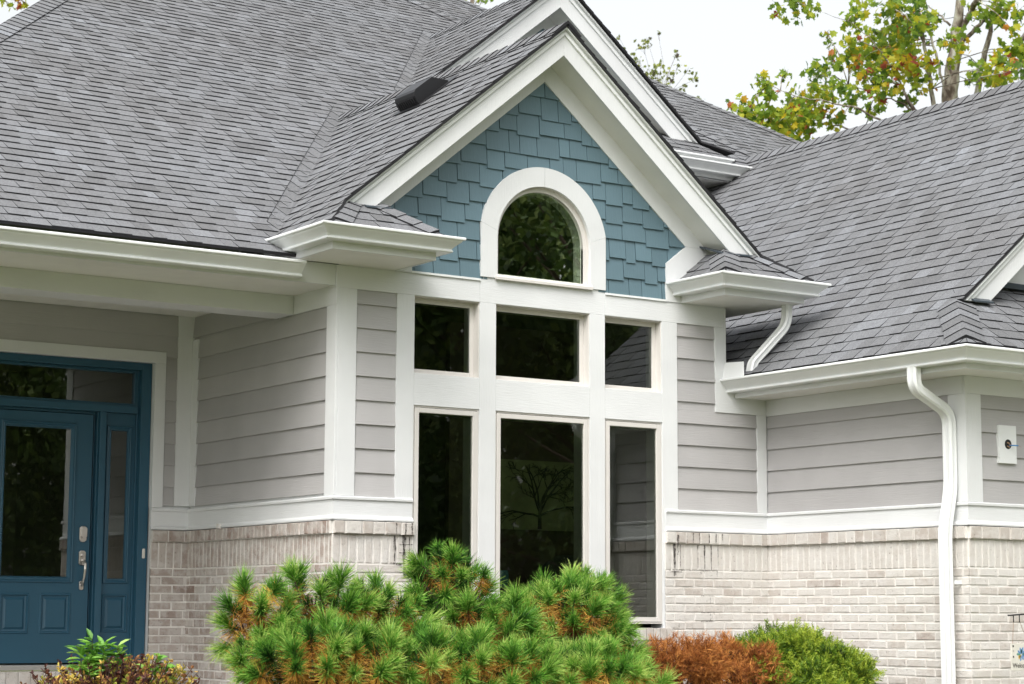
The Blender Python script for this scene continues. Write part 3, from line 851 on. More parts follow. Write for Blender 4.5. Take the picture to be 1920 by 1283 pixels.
def arc(cx, cz, r, a0, a1, n): return [(cx+r*math.cos(R(a0+(a1-a0)*i/n)), cz+r*math.sin(R(a0+(a1-a0)*i/n))) for i in range(n+1)]
def make_arch_window():
    # casing: three pieces of white board, joints at the crown and at the springing
    mb = MB()
    R1, C1 = .605, 2.910
    th = math.degrees(math.asin((3.02-C1)/R1))
    n = 64
    out = arc(XC, C1, R1, th, 180-th, n); inn = arc(XC, 2.915, .445, 6, 174, n)
    y0, y1 = -.034, .10
    for i in range(n):
        a, b, c, d = out[i], out[i+1], inn[i+1], inn[i]
        if i == n//2: a = (a[0]-.0015, a[1]); d = (d[0]-.0015, d[1])
        P = [a, b, c, d]
        mb.face([(x,y0,z) for x, z in P[::-1]])
        mb.face([(a[0],y0,a[1]),(b[0],y0,b[1]),(b[0],y1,b[1]),(a[0],y1,a[1])]); mb.face([(d[0],y0,d[1]),(c[0],y0,c[1]),(c[0],y1,c[1]),(d[0],y1,d[1])][::-1])
    for sg in (-1,1):
        X = lambda t: XC+sg*t
        z1 = C1+R1*math.sin(R(th)); zi = 2.915+.445*math.sin(R(6)); xi = .445*math.cos(R(6))
        mb.ext([(X(.595),y0,2.5905),(X(.445),y0,2.5905),(X(.445),y0,2.915),(X(xi),y0,zi-.001),(X(.5945),y0,z1-.0015)], (0,y1-y0,0))
    part(mb, 'arch_casing', M['trim_v'], house)
    # frame ring, set back
    fr = MB()
    o2 = [(XC+.4438,2.5915)]+arc(XC,2.915,.4438,0,180,n)+[(XC-.4438,2.5915)]
    i2 = [(XC+.408,2.628)]+arc(XC,2.915,.408,0,180,n)+[(XC-.408,2.628)]
    def ring(o, i, ya, yb):
        m = len(o)
        for k in range(m-1):
            a,b,c,d = o[k],o[k+1],i[k+1],i[k]
            fr.face([(a[0],ya,a[1]),(d[0],ya,d[1]),(c[0],ya,c[1]),(b[0],ya,b[1])])
            fr.face([(d[0],ya,d[1]),(d[0],yb,d[1]),(c[0],yb,c[1]),(c[0],ya,c[1])])
            fr.face([(a[0],ya,a[1]),(b[0],ya,b[1]),(b[0],ya-.02,b[1]),(a[0],ya-.02,a[1])])
        a,b,c,d = o[-1],o[0],i[0],i[-1]
        fr.face([(a[0],ya,a[1]),(d[0],ya,d[1]),(c[0],ya,c[1]),(b[0],ya,b[1])][::-1])
        fr.face([(d[0],ya,d[1]),(c[0],ya,c[1]),(c[0],yb,c[1]),(d[0],yb,d[1])])
    ring(o2, i2, .014, .05)
    i3 = [(XC+.396,2.640)]+arc(XC,2.915,.396,0,180,n)+[(XC-.396,2.640)]
    ring(i2, i3, .040, .135)
    wn = part(fr, 'arched_window', M['frame'], house)
    g = MB(); p = [(XC+.407,2.629)]+arc(XC,2.915,.407,0,180,n)+[(XC-.407,2.629)]
    g.face([(x,.034,z) for x, z in p[::-1]]); part(g, 'pane', M['glass'], wn)
    s = MB(); s.ext([(XC-.46,-.052,2.578),(XC-.46,-.052,2.600),(XC-.46,-.03,2.622),(XC-.46,.02,2.624),(XC-.46,.02,2.578)], (.92,0,0))
    part(s, 'sill', M['frame'], wn, bevel=.002)
make_arch_window()

def frame_ring(mb, x0,x1,z0,z1,w,ya,yb):
    mb.box(x0,x0+w,ya,yb,z0,z1); mb.box(x1-w,x1,ya,yb,z0,z1); mb.box(x0+w+.0003,x1-w-.0003,ya+.0003,yb,z1-w,z1); mb.box(x0+w+.0003,x1-w-.0003,ya+.0003,yb,z0,z0+w)
def make_windows():
    for x0,x1 in ((.646,1.230),(1.378,2.269),(2.417,2.992)):
        # fixed upper light, deep in its opening
        f = MB(); frame_ring(f, x0+.0006,x1-.0006,1.8034,2.3899,.006,-.012,.10)
        frame_ring(f, x0+.0069,x1-.0069,1.8097,2.3836,.036,.056,.139)
        wn = part(f, 'window', M['frame'], house, bevel=.0015)
        g = MB(); g.face([(x0+.040,.064,1.842),(x1-.040,.064,1.842),(x1-.040,.064,2.352),(x0+.040,.064,2.352)]); part(g, 'pane', M['glass'], wn)
        # casement below, its sash nearly flush
        zb = -.05
        f = MB(); frame_ring(f, x0+.001,x1-.001,zb,1.5625,.012,-.012,.12)
        wn = part(f, 'window', M['frame'], house, bevel=.0015)
        s = MB(); frame_ring(s, x0+.016,x1-.016,zb+.015,1.5465,.036,-.016,.06); frame_ring(s, x0+.0523,x1-.0523,zb+.0513,1.5102,.004,.004,.119)
        part(s, 'sash', M['frame'], wn, bevel=.003)
        d = MB(); frame_ring(d, x0+.0132,x1-.0132,zb+.0122,1.5495,.0026,-.006,.05); part(d, 'gasket', M['dark'], wn)
        g = MB(); g.face([(x0+.052,.002,zb+.0515),(x1-.052,.002,zb+.0515),(x1-.052,.002,1.510),(x0+.052,.002,1.510)]); part(g, 'pane', M['glass'], wn)
make_windows()

# ---------------------------------------------------------------- brick
def make_brick():
    rg = random.Random(21)
    mats = [M['brick'], M['mortar'], M['mildew']]
    mb = MB(); brickwork(mb, (-.0265,0,0), (1,0,0), (0,-1,0), .6815, rg, .86, cap_w=.095)
    for a, z0, z1, w_, d in ((.52,.596,.680,.010,.0575),(.60,.596,.682,.016,.0575),(.655,.596,.682,.013,.0575),(.52,.40,.59,.020,.0335),(.60,.30,.59,.028,.0335),(.61,.28,.36,.012,.0335),(.56,.37,.39,.10,.0335),(.645,.40,.58,.010,.0335)):
        streak(mb, (-.03,0,0), (1,0,0), (0,-1,0), a, z0, z1, w_, d, rg)
    for zz in (.592,.525,.465): mb.face([(.53,-.0337,zz-.006),(.65,-.0337,zz-.004),(.65,-.0337,zz+.002),(.53,-.0337,zz+.001)], 2, 0)
    part(mb, 'brick_wall', mats, house)
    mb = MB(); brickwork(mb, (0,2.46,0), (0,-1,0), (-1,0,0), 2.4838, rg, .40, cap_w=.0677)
    mb.box(-.062,-.030,1.78,1.82,.684,.722,1)
    part(mb, 'brick_wall', mats, house)
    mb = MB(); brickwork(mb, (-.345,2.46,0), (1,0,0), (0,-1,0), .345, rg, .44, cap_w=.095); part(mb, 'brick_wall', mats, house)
    mb = MB(); brickwork(mb, (3.012,0,0), (1,0,0), (0,-1,0), 1.107, rg, .88, cap_w=.10)
    O = (3.012,0,0)
    for a, z0, z1, w_, d in ((.105,.50,.66,.022,.0585),(.20,.596,.67,.008,.0585),(.265,.60,.68,.010,.0585),(.33,.596,.68,.012,.0585),(.43,.60,.68,.014,.0585),(.50,.60,.68,.012,.0585),(.57,.62,.68,.008,.0585),
                             (.09,.39,.59,.024,.0335),(.15,.40,.58,.008,.0335),(.33,.395,.585,.010,.0335),(.40,.385,.585,.014,.0335),(.47,.385,.585,.014,.0335),(.54,.42,.585,.007,.0335),
                             (.085,.33,.375,.012,.0335),(.36,.34,.37,.010,.0335),(.53,.33,.372,.007,.0335),(.10,.34,.375,.02,.0335)):
        streak(mb, O, (1,0,0), (0,-1,0), a, z0, z1, w_, d, rg)
    def hs(a0, a1, z, t): mb.face([(3.012+a0,-.0338,z-t),(3.012+a1,-.0338,z-t*.6),(3.012+a1,-.0338,z+t*.6),(3.012+a0,-.0338,z+t)], 2, 0)
    hs(.03,.20,.378,.004); hs(.20,.36,.377,.0025); hs(.36,.54,.377,.004); hs(.05,.16,.365,.005)
    for z_ in (.175,.04,-.03): hs(.36,.50,z_,.003)
    streak(mb, O, (1,0,0), (0,-1,0), .455, .112, .172, .006, .0335, rg); streak(mb, O, (1,0,0), (0,-1,0), .455, -.03, .035, .006, .0335, rg)
    part(mb, 'brick_wall', mats, house)
    mb = MB(); brickwork(mb, (4.119,0,0), (0,-1,0), (-1,0,0), 2.2808, rg, .88, cap_w=.10); part(mb, 'brick_wall', mats, house)
    mb = MB(); brickwork(mb, (4.0925,-2.257,0), (1,0,0), (0,-1,0), 4, rg, .88, cap_w=.12, start_half=True); part(mb, 'brick_wall', mats, house)
    # brick sills below the casements
    mb = MB()
    for x0, x1 in ((.62,1.26),(1.35,2.30),(2.39,3.06)):
        mb.box(x0,x1,-.050,-.023,-.172,-.088,1)
        x = x0
        while x < x1-.02:
            e = min(x1, x+.0677); mb.box(x+.003,e-.004,-.062+rg.uniform(-.002,.002),-.024,-.176,-.083+rg.uniform(-.002,.001),0,min(1,rg.gauss(.8,.12))); x = e
        brickwork(mb, (x0,-.003,0), (1,0,0), (0,-1,0), x1-x0, rg, .86, top=-.177, bottom=-1.0, rowlock=False)
    part(mb, 'brick_sill', mats, house, bevel=.002)
    # door step: a row of bricks on end under the threshold, then the porch slab
    mb = MB(); mb.box(-2.9,-.346,2.20,2.46,-.70,-.445,1)
    x = -2.9
    while x < -.36:
        mb.box(x+.003,x+.092,2.185+rg.uniform(-.003,.003),2.46,-.54,-.437,0,min(1,max(0,rg.gauss(.55,.14)))); mb.box(x+.05,x+.142,2.19,2.46,-.64,-.547,0,min(1,max(0,rg.gauss(.5,.14)))); x += .099
    part(mb, 'brick_step', mats, house, bevel=.002)
    mb = MB(); mb.box(-6,-.032,-.1,2.19,-.95,-.66); part(mb, 'porch_slab', M['concrete'], house)
make_brick()

# ---------------------------------------------------------------- downspouts, diverter, vent, light mount
def make_house_fittings():
    y = -2.15
    mb = MB(); rect_tube(mb, arc_path([(3.70,y,1.86),(3.70,y,1.70),(4.055,y,1.535),(4.055,y,.965),(3.985,y,.66),(3.985,y,-.95)], .10, 8), .095, .075, (0,1,0))
    part(mb, 'downspout', M['gutter'], house)
    mb = MB(); mb.box(4.02,4.088,y-.056,y-.048,.255,.283); mb.box(4.02,4.088,y+.048,y+.056,.255,.283); part(mb, 'downspout_strap', M['gutter'], house, split=True)
    mb = MB(); rect_tube(mb, arc_path([(3.99,-.42,2.575),(3.985,-.42,2.395),(3.73,-.285,2.075),(3.715,-.28,2.0)], .10, 8), .085, .065, (0,1,0))
    part(mb, 'downspout', M['gutter'], house)
    mb = MB(); mb.ext([(3.628,-.005,1.955),(3.628,-.29,1.955),(3.65,-.262,2.085),(3.65,-.005,2.100)], (.006,0,0)); mb.box(3.634,3.74,-.006,-.0035,1.95,2.10)
    part(mb, 'splash_guard', M['gutter'], house, bevel=.001)
    # slant-back roof vent
    p = math.hypot(1, PB); u = Vector((0,1,0)); v = Vector((1,0,PB)).normalized(); n = Vector((-PB,0,1)).normalized()
    O = Vector((1.26,.95,4.612-PB*(XC-1.26)))
    mb = MB()
    sec = [(0,.012),(-.002,.05),(.006,.095),(.022,.120),(.050,.132),(.250,.130),(.368,.026),(.368,.012)]
    mb.ext([O+v*a+n*b for a, b in sec], u*.31)
    mb.ext([O+v*(-.05)-u*.05+n*.010, O+v*(-.05)+u*.36+n*.010, O+v*.46+u*.36+n*.010, O+v*.46-u*.05+n*.010], n*.006)
    for i in range(9): mb.ext([O+v*(-.010)+u*(.022+i*.031)+n*.030, O+v*(-.010)+u*(.022+i*.031)+n*.085, O+v*(-.010)+u*(.034+i*.031)+n*.085, O+v*(-.010)+u*(.034+i*.031)+n*.030], v*.008)
    part(mb, 'roof_vent', M['vent'], house, bevel=.006)
    # bare light mount with its open wires
    mb = MB(); mb.box(4.434,4.624,-2.292,-2.262,1.166,1.455)
    o = part(mb, 'light_mount', M['gutter'], house, bevel=.003)
    mb = MB(); cx, cz = 4.530, 1.312; n_ = 24
    mb.face([(cx+.037*math.cos(2*math.pi*i/n_),-2.2932,cz+.037*math.sin(2*math.pi*i/n_)) for i in range(n_)])
    part(mb, 'wiring_hole', M['dark'], o)
    mb = MB()
    for k, (a, z, col) in enumerate(((-.01,.012,0),(.008,.0,1),(-.012,-.014,0))):
        tube(mb, [(cx+a,-2.294,cz+z),(cx+a+.012,-2.303,cz+z-.006),(cx+a+.02,-2.296,cz+z-.012)], [.005]*3, 6, 1)
    tube(mb, [(cx+.012,-2.295,cz-.008),(cx+.030,-2.330,cz-.010),(cx+.055,-2.345,cz-.012)], [.0045,.0045,.004], 6, 0)
    tube(mb, [(cx+.055,-2.345,cz-.012),(cx+.08,-2.35,cz-.022)], [.0015,.0015], 5, 1)
    part(mb, 'wires', [M['blue_wire'], M['copper']], o)
M['vent'] = plain('black plastic vent', (.006,.006,.007), .38)
M['blue_wire'] = plain('blue wire nut', (.03,.18,.45), .4)
M['copper'] = plain('copper wire', (.35,.22,.14), .4, .5)
make_house_fittings()

# ---------------------------------------------------------------- front door
def raised_panel(mb, x0, x1, z0, z1, y):
    """embossed panel: sunk bead, then a raised field"""
    def rect(o): return (x0+o, x1-o, z0+o, z1-o)
    steps = [(0,0),(.006,-.008),(.014,-.008),(.020,.006),(.034,.010),(.052,-.002)]
    for (o0,d0),(o1,d1) in zip(steps[:-1], steps[1:]):
        a, b = rect(o0), rect(o1)
        A = [(a[0],y+d0,a[2]),(a[1],y+d0,a[2]),(a[1],y+d0,a[3]),(a[0],y+d0,a[3])]; B = [(b[0],y+d1,b[2]),(b[1],y+d1,b[2]),(b[1],y+d1,b[3]),(b[0],y+d1,b[3])]
        for i in range(4): mb.face([A[i],A[(i+1)%4],B[(i+1)%4],B[i]])
    b = rect(steps[-1][0]); d = steps[-1][1]
    mb.face([(b[0],y+d,b[2]),(b[1],y+d,b[2]),(b[1],y+d,b[3]),(b[0],y+d,b[3])])
def glazing_bead(mb, x0,x1,z0,z1,w,y):
    """stepped moulding round a pane, mitred"""
    steps = [(0,0),(.004,-.012),(.014,-.015),(.020,-.009),(.026,-.013),(.036,-.012),(w,.012)]
    for (o0,d0),(o1,d1) in zip(steps[:-1], steps[1:]):
        A = [(x0+o0,y+d0,z0+o0),(x1-o0,y+d0,z0+o0),(x1-o0,y+d0,z1-o0),(x0+o0,y+d0,z1-o0)]
        B = [(x0+o1,y+d1,z0+o1),(x1-o1,y+d1,z0+o1),(x1-o1,y+d1,z1-o1),(x0+o1,y+d1,z1-o1)]
        for i in range(4): mb.face([A[i],A[(i+1)%4],B[(i+1)%4],B[i]])
def slab_with_holes(mb, x0,x1,z0,z1,holes,y0,y1):
    """flat front with rectangular openings, built from strips between the openings"""
    xs = sorted({x0,x1}|{h[0] for h in holes}|{h[1] for h in holes}); zs = sorted({z0,z1}|{h[2] for h in holes}|{h[3] for h in holes})
    for i in range(len(xs)-1):
        for j in range(len(zs)-1):
            cx, cz = (xs[i]+xs[i+1])/2, (zs[j]+zs[j+1])/2
            if any(h[0]<cx<h[1] and h[2]<cz<h[3] for h in holes): continue
            mb.face([(xs[i],y0,zs[j]),(xs[i+1],y0,zs[j]),(xs[i+1],y0,zs[j+1]),(xs[i],y0,zs[j+1])])
    for xa, xb in ((x0,x0),(x1,x1)): mb.face([(xa,y0,z0),(xa,y1,z0),(xa,y1,z1),(xa,y0,z1)])
    mb.face([(x0,y0,z1),(x1,y0,z1),(x1,y1,z1),(x0,y1,z1)]); mb.face([(x0,y0,z0),(x1,y0,z0),(x1,y1,z0),(x0,y1,z0)])
    for h in holes:
        mb.face([(h[0],y0,h[2]),(h[0],y1,h[2]),(h[0],y1,h[3]),(h[0],y0,h[3])]); mb.face([(h[1],y0,h[2]),(h[1],y1,h[2]),(h[1],y1,h[3]),(h[1],y0,h[3])])
def make_entry():
    c = MB(); c.box(-.3495,-.2535,2.436,2.50,.866,2.052); c.box(-2.29,-.2535,2.4355,2.50,2.0525,2.147); c.box(-2.29,-2.1945,2.436,2.50,-.4,2.052)
    part(c, 'door_casing', M['trim_v'], house, split=True, bevel=.003)
    f = MB(); XM = -1.273
    for sg in (1,-1):
        X = lambda a, b: (a, b) if sg > 0 else (2*XM-b, 2*XM-a)
        a, b = X(-.435,-.3497); f.box(a,b,2.500,2.66,-.42,2.052)
        a, b = X(-.452,-.4352); f.box(a,b,2.556,2.66,-.42,1.99)
        a, b = X(-.778,-.726); f.box(a,b,2.520,2.66,-.42,1.633)
        a, b = X(-.7902,-.7782); f.box(a,b,2.556,2.66,-.42,1.6335)
        a, b = X(-.80,-.7904); f.box(a,b,2.60,2.66,-.42,1.633)
    f.box(2*XM+.435,-.4353,2.5005,2.66,1.992,2.0515); f.box(2*XM+.4525,-.4525,2.524,2.66,1.634,1.694); f.box(2*XM+.80,-.80,2.58,2.66,1.612,1.6338)
    frame_ring(f, 2*XM+.4525, -.4525, 1.6945, 1.9915, .022, 2.56, 2.62)
    df = part(f, 'door_frame', M['door'], house, bevel=.003)
    g = MB(); g.face([(2*XM+.47,2.592,1.71),(-.47,2.592,1.71),(-.47,2.592,1.975),(2*XM+.47,2.592,1.975)]); part(g, 'transom_pane', M['glass'], df)
    t = MB(); t.box(2*XM+.44,-.44,2.43,2.68,-.432,-.392); part(t, 'threshold', M['alu'], df, bevel=.004)
    b = MB(); b.box(-.397,-.372,2.482,2.4995,.455,.535); part(b, 'doorbell', M['bell'], df, bevel=.008)
    y = 2.568
    d = MB(); gx0, gx1, gz0, gz1 = -1.592,-.954,.250,1.530
    pl = [(-1.552,-1.309,-.150,.168),(-1.222,-.962,-.150,.168)]
    slab_with_holes(d, -1.728,-.820,-.378,1.606, [(gx0,gx1,gz0,gz1)]+pl, y, y+.044)
    glazing_bead(d, gx0,gx1,gz0,gz1,.050,y)
    for q in pl: raised_panel(d, *q, y)
    dr = part(d, 'front_door', M['door'], house)
    g = MB(); g.face([(gx0+.045,y+.012,gz0+.045),(gx1-.045,y+.012,gz0+.045),(gx1-.045,y+.012,gz1-.045),(gx0+.045,y+.012,gz1-.045)]); part(g, 'door_glass', M['glass'], dr)
    # hardware
    hx = -.882
    k = MB()
    oct_ = lambda cx, cz, w_, h_, c_: [(cx-w_+c_,cz-h_),(cx+w_-c_,cz-h_),(cx+w_,cz-h_+c_),(cx+w_,cz+h_-c_),(cx+w_-c_,cz+h_),(cx-w_+c_,cz+h_),(cx-w_,cz+h_-c_),(cx-w_,cz-h_+c_)]
    k.ext([(x,y-.001,z) for x, z in oct_(hx,.642,.030,.064,.016)], (0,-.016,0)); k.ext([(x,y-.017,z) for x, z in oct_(hx+.004,.655,.025,.045,.012)], (0,-.016,0))
    part(k, 'deadbolt', M['nickel'], dr, bevel=.004)
    k = MB(); k.ext([(x,y-.001,z) for x, z in oct_(hx,.452,.028,.058,.014)], (0,-.014,0)); k.ext([(x,y-.001,z) for x, z in oct_(hx,.232,.018,.036,.010)], (0,-.012,0))
    pts = [(hx,y-.014,.430),(hx+.004,y-.045,.428),(hx+.008,y-.062,.405),(hx+.006,y-.066,.36),(hx+.002,y-.058,.30),(hx,y-.045,.262),(hx,y-.028,.240),(hx,y-.012,.232)]
    tube(k, pts, [.012,.012,.012,.011,.0095,.009,.010,.011], 10)
    tube(k, [(hx,y-.014,.470),(hx,y-.030,.472)], [.016,.014], 12); k.box(hx-.012,hx+.012,y-.052,y-.028,.466,.478)
    part(k, 'handle', M['nickel'], dr, smooth=False, bevel=.002)
    # sidelights either side (the left one lies outside the picture)
    for sg in (1,-1):
        X = lambda a, b: (a, b) if sg > 0 else (2*XM-b, 2*XM-a)
        s = MB(); a0, a1 = X(-.7255,-.4525); g0, g1 = X(-.700,-.478); ys = 2.575
        slab_with_holes(s, a0,a1,-.40,1.633, [(g0,g1,.250,1.530),(g0,g1,-.140,.168)], ys, ys+.04)
        glazing_bead(s, g0,g1,.250,1.530,.042,ys); raised_panel(s, g0,g1,-.140,.168,ys)
        so_ = part(s, 'sidelight', M['door'], house)
        g = MB(); g.face([(g0+.038,ys+.010,.288),(g1-.038,ys+.010,.288),(g1-.038,ys+.010,1.492),(g0+.038,ys+.010,1.492)]); part(g, 'pane', M['glass'], so_)
M['alu'] = plain('aluminium threshold', (.50,.49,.47), .4, .6)
M['bell'] = plain('pale doorbell plastic', (.62,.60,.55), .35)
make_entry()

# ---------------------------------------------------------------- rooms behind the glass
def make_rooms():
    mb = MB()
    x0,x1,y0,y1,z0,z1 = .141,3.509,.141,4.0,-.42,2.56
    pk = z1+(XC-x0)*.80
    mb.face([(x0,y0,z0),(x1,y0,z0),(x1,y1,z0),(x0,y1,z0)]); mb.face([(x0,y1,z0),(x1,y1,z0),(x1,y1,z1),(XC,y1,pk),(x0,y1,z1)])
    mb.face([(x0,y0,z0),(x0,y1,z0),(x0,y1,z1),(x0,y0,z1)]); mb.face([(x1,y0,z0),(x1,y1,z0),(x1,y1,z1),(x1,y0,z1)])
    mb.face([(x0,y0,z1),(x0,y1,z1),(XC,y1,pk),(XC,y0,pk)]); mb.face([(x1,y0,z1),(x1,y1,z1),(XC,y1,pk),(XC,y0,pk)])
    a0,a1,b0,b1,c0,c1 = -2.9,.0,2.67,6.5,-.43,2.4
    mb.face([(a0,b0,c0),(a1,b0,c0),(a1,b1,c0),(a0,b1,c0)]); mb.face([(a0,b1,c0),(a1,b1,c0),(a1,b1,c1),(a0,b1,c1)]); mb.face([(a0,b0,c0),(a0,b1,c0),(a0,b1,c1),(a0,b0,c1)]); mb.face([(a1,b0,c0),(a1,b1,c0),(a1,b1,c1),(a1,b0,c1)]); mb.face([(a0,b0,c1),(a1,b0,c1),(a1,b1,c1),(a0,b1,c1)])
    part(mb, 'interior_wall', M['wall_in'], house)
    # picture of a bare tree
    pic = empty('wall_picture', (2.91,1.62,.76))
    tag(pic, 'wide olive picture of a bare black tree, seen through the tall middle window', 'picture')
    c = MB(); c.box(2.40,3.42,1.60,1.63,.745,1.345); part(c, 'canvas', M['olive'], pic)
    t = MB(); rg = random.Random(31)
    def br(p, ang, ln, r, dep, cv):
        q = p; n = 7; pts = [p]; rr = [r]
        for i in range(n):
            ang += cv/n+rg.uniform(-.22,.22); q = (q[0]+math.sin(ang)*ln/n, q[1]+math.cos(ang)*ln/n)
            if not (2.43 < q[0] < 3.40 and q[1] < 1.33): break
            pts.append(q); rr.append(max(.0022, r*(1-.65*(i+1)/n)))
            if dep and i >= 1 and rg.random() < .62: br(q, ang+rg.choice((-1,1))*rg.uniform(.35,.75), ln*rg.uniform(.35,.6), rr[-1]*.8, dep-1, rg.uniform(-.5,.5))
        if len(pts) > 1: tube(t, [(x,1.596,z) for x, z in pts], rr, 5)
    tube(t, [(2.905,1.596,.755),(2.907,1.596,.86),(2.905,1.596,.93)], [.021,.015,.013], 6)
    for z0, a, l, r, cv in ((.86,-.95,.50,.010,-.7),(.90,-.55,.50,.010,-.35),(.93,-.22,.44,.010,.1),(.93,.08,.42,.010,.05),(.92,.40,.46,.010,-.1),(.89,.62,.50,.011,.35),(.87,.95,.50,.010,.7),(.95,-.75,.30,.007,.2),(.96,.75,.30,.007,-.2)): br((2.905,z0), a, l, r, 3, cv)
    part(t, 'painted_tree', M['bark_ink'], pic)
    m = MB(); m.box(2.0,3.507,1.634,1.70,-.419,2.5); part(m, 'interior_partition', M['wood_in'], house)
    # little table with a pot, and a tall chair back
    tb = empty('side_table', (2.1,.9,-.42)); tag(tb, 'dark side table under the window, carrying a teal pot', 'table')
    m = MB(); m.box(1.85,2.40,.72,1.10,.205,.232); part(m, 'table_top', M['wood_in'], tb, bevel=.004)
    for x, yy in ((1.88,.75),(2.36,.75),(1.88,1.06),(2.36,1.06)):
        m = MB(); m.box(x-.02,x+.02,yy-.02,yy+.02,-.42,.2045); part(m, 'leg', M['wood_in'], tb)
    m = MB(); pr = [(0,.233),(.055,.233),(.075,.28),(.078,.33),(.070,.372),(.062,.372),(.066,.33),(0,.30)]
    n = 24
    for i in range(len(pr)-1):
        for k in range(n):
            a, b = 2*math.pi*k/n, 2*math.pi*(k+1)/n
            m.face([(2.03+pr[i][0]*math.cos(a),.9+pr[i][0]*math.sin(a),pr[i][1]),(2.03+pr[i][0]*math.cos(b),.9+pr[i][0]*math.sin(b),pr[i][1]),(2.03+pr[i+1][0]*math.cos(b),.9+pr[i+1][0]*math.sin(b),pr[i+1][1]),(2.03+pr[i+1][0]*math.cos(a),.9+pr[i+1][0]*math.sin(a),pr[i+1][1])])
    tag(m.build('pot', M['teal'], smooth=True), 'small teal pot on the side table behind the tall middle window', 'pot')
    ch = empty('armchair', (2.95,1.25,-.42)); tag(ch, 'dark high-backed armchair inside, behind the tall middle window', 'chair')
    m = MB(); pr = [(2.62,.0),(2.64,.30),(2.72,.44),(2.86,.52),(3.02,.52),(3.16,.44),(3.24,.30),(3.26,.0)]
    m.ext([(x,1.18,z) for x, z in pr], (0,.12,0)); part(m, 'backrest', M['cloth'], ch, bevel=.03)
    m = MB(); m.box(2.62,3.26,1.30,1.85,-.18,.02); part(m, 'seat', M['cloth'], ch, bevel=.03)
    for x, yy in ((2.66,1.22),(3.22,1.22),(2.66,1.80),(3.22,1.80)):
        m = MB(); m.box(x-.025,x+.025,yy-.025,yy+.025,-.42,-.18); part(m, 'leg', M['wood_in'], ch)
M['cloth'] = plain('charcoal upholstery', (.03,.03,.032), .9)
make_rooms()

# ================================================================== PLANTS
def unit(rg):
    while True:
        v = Vector((rg.uniform(-1,1), rg.uniform(-1,1), rg.uniform(-1,1)))
        if .05 < v.length < 1: return v.normalized()
def perp(d, rg):
    a = unit(rg); a = a-d*a.dot(d); return a.normalized()

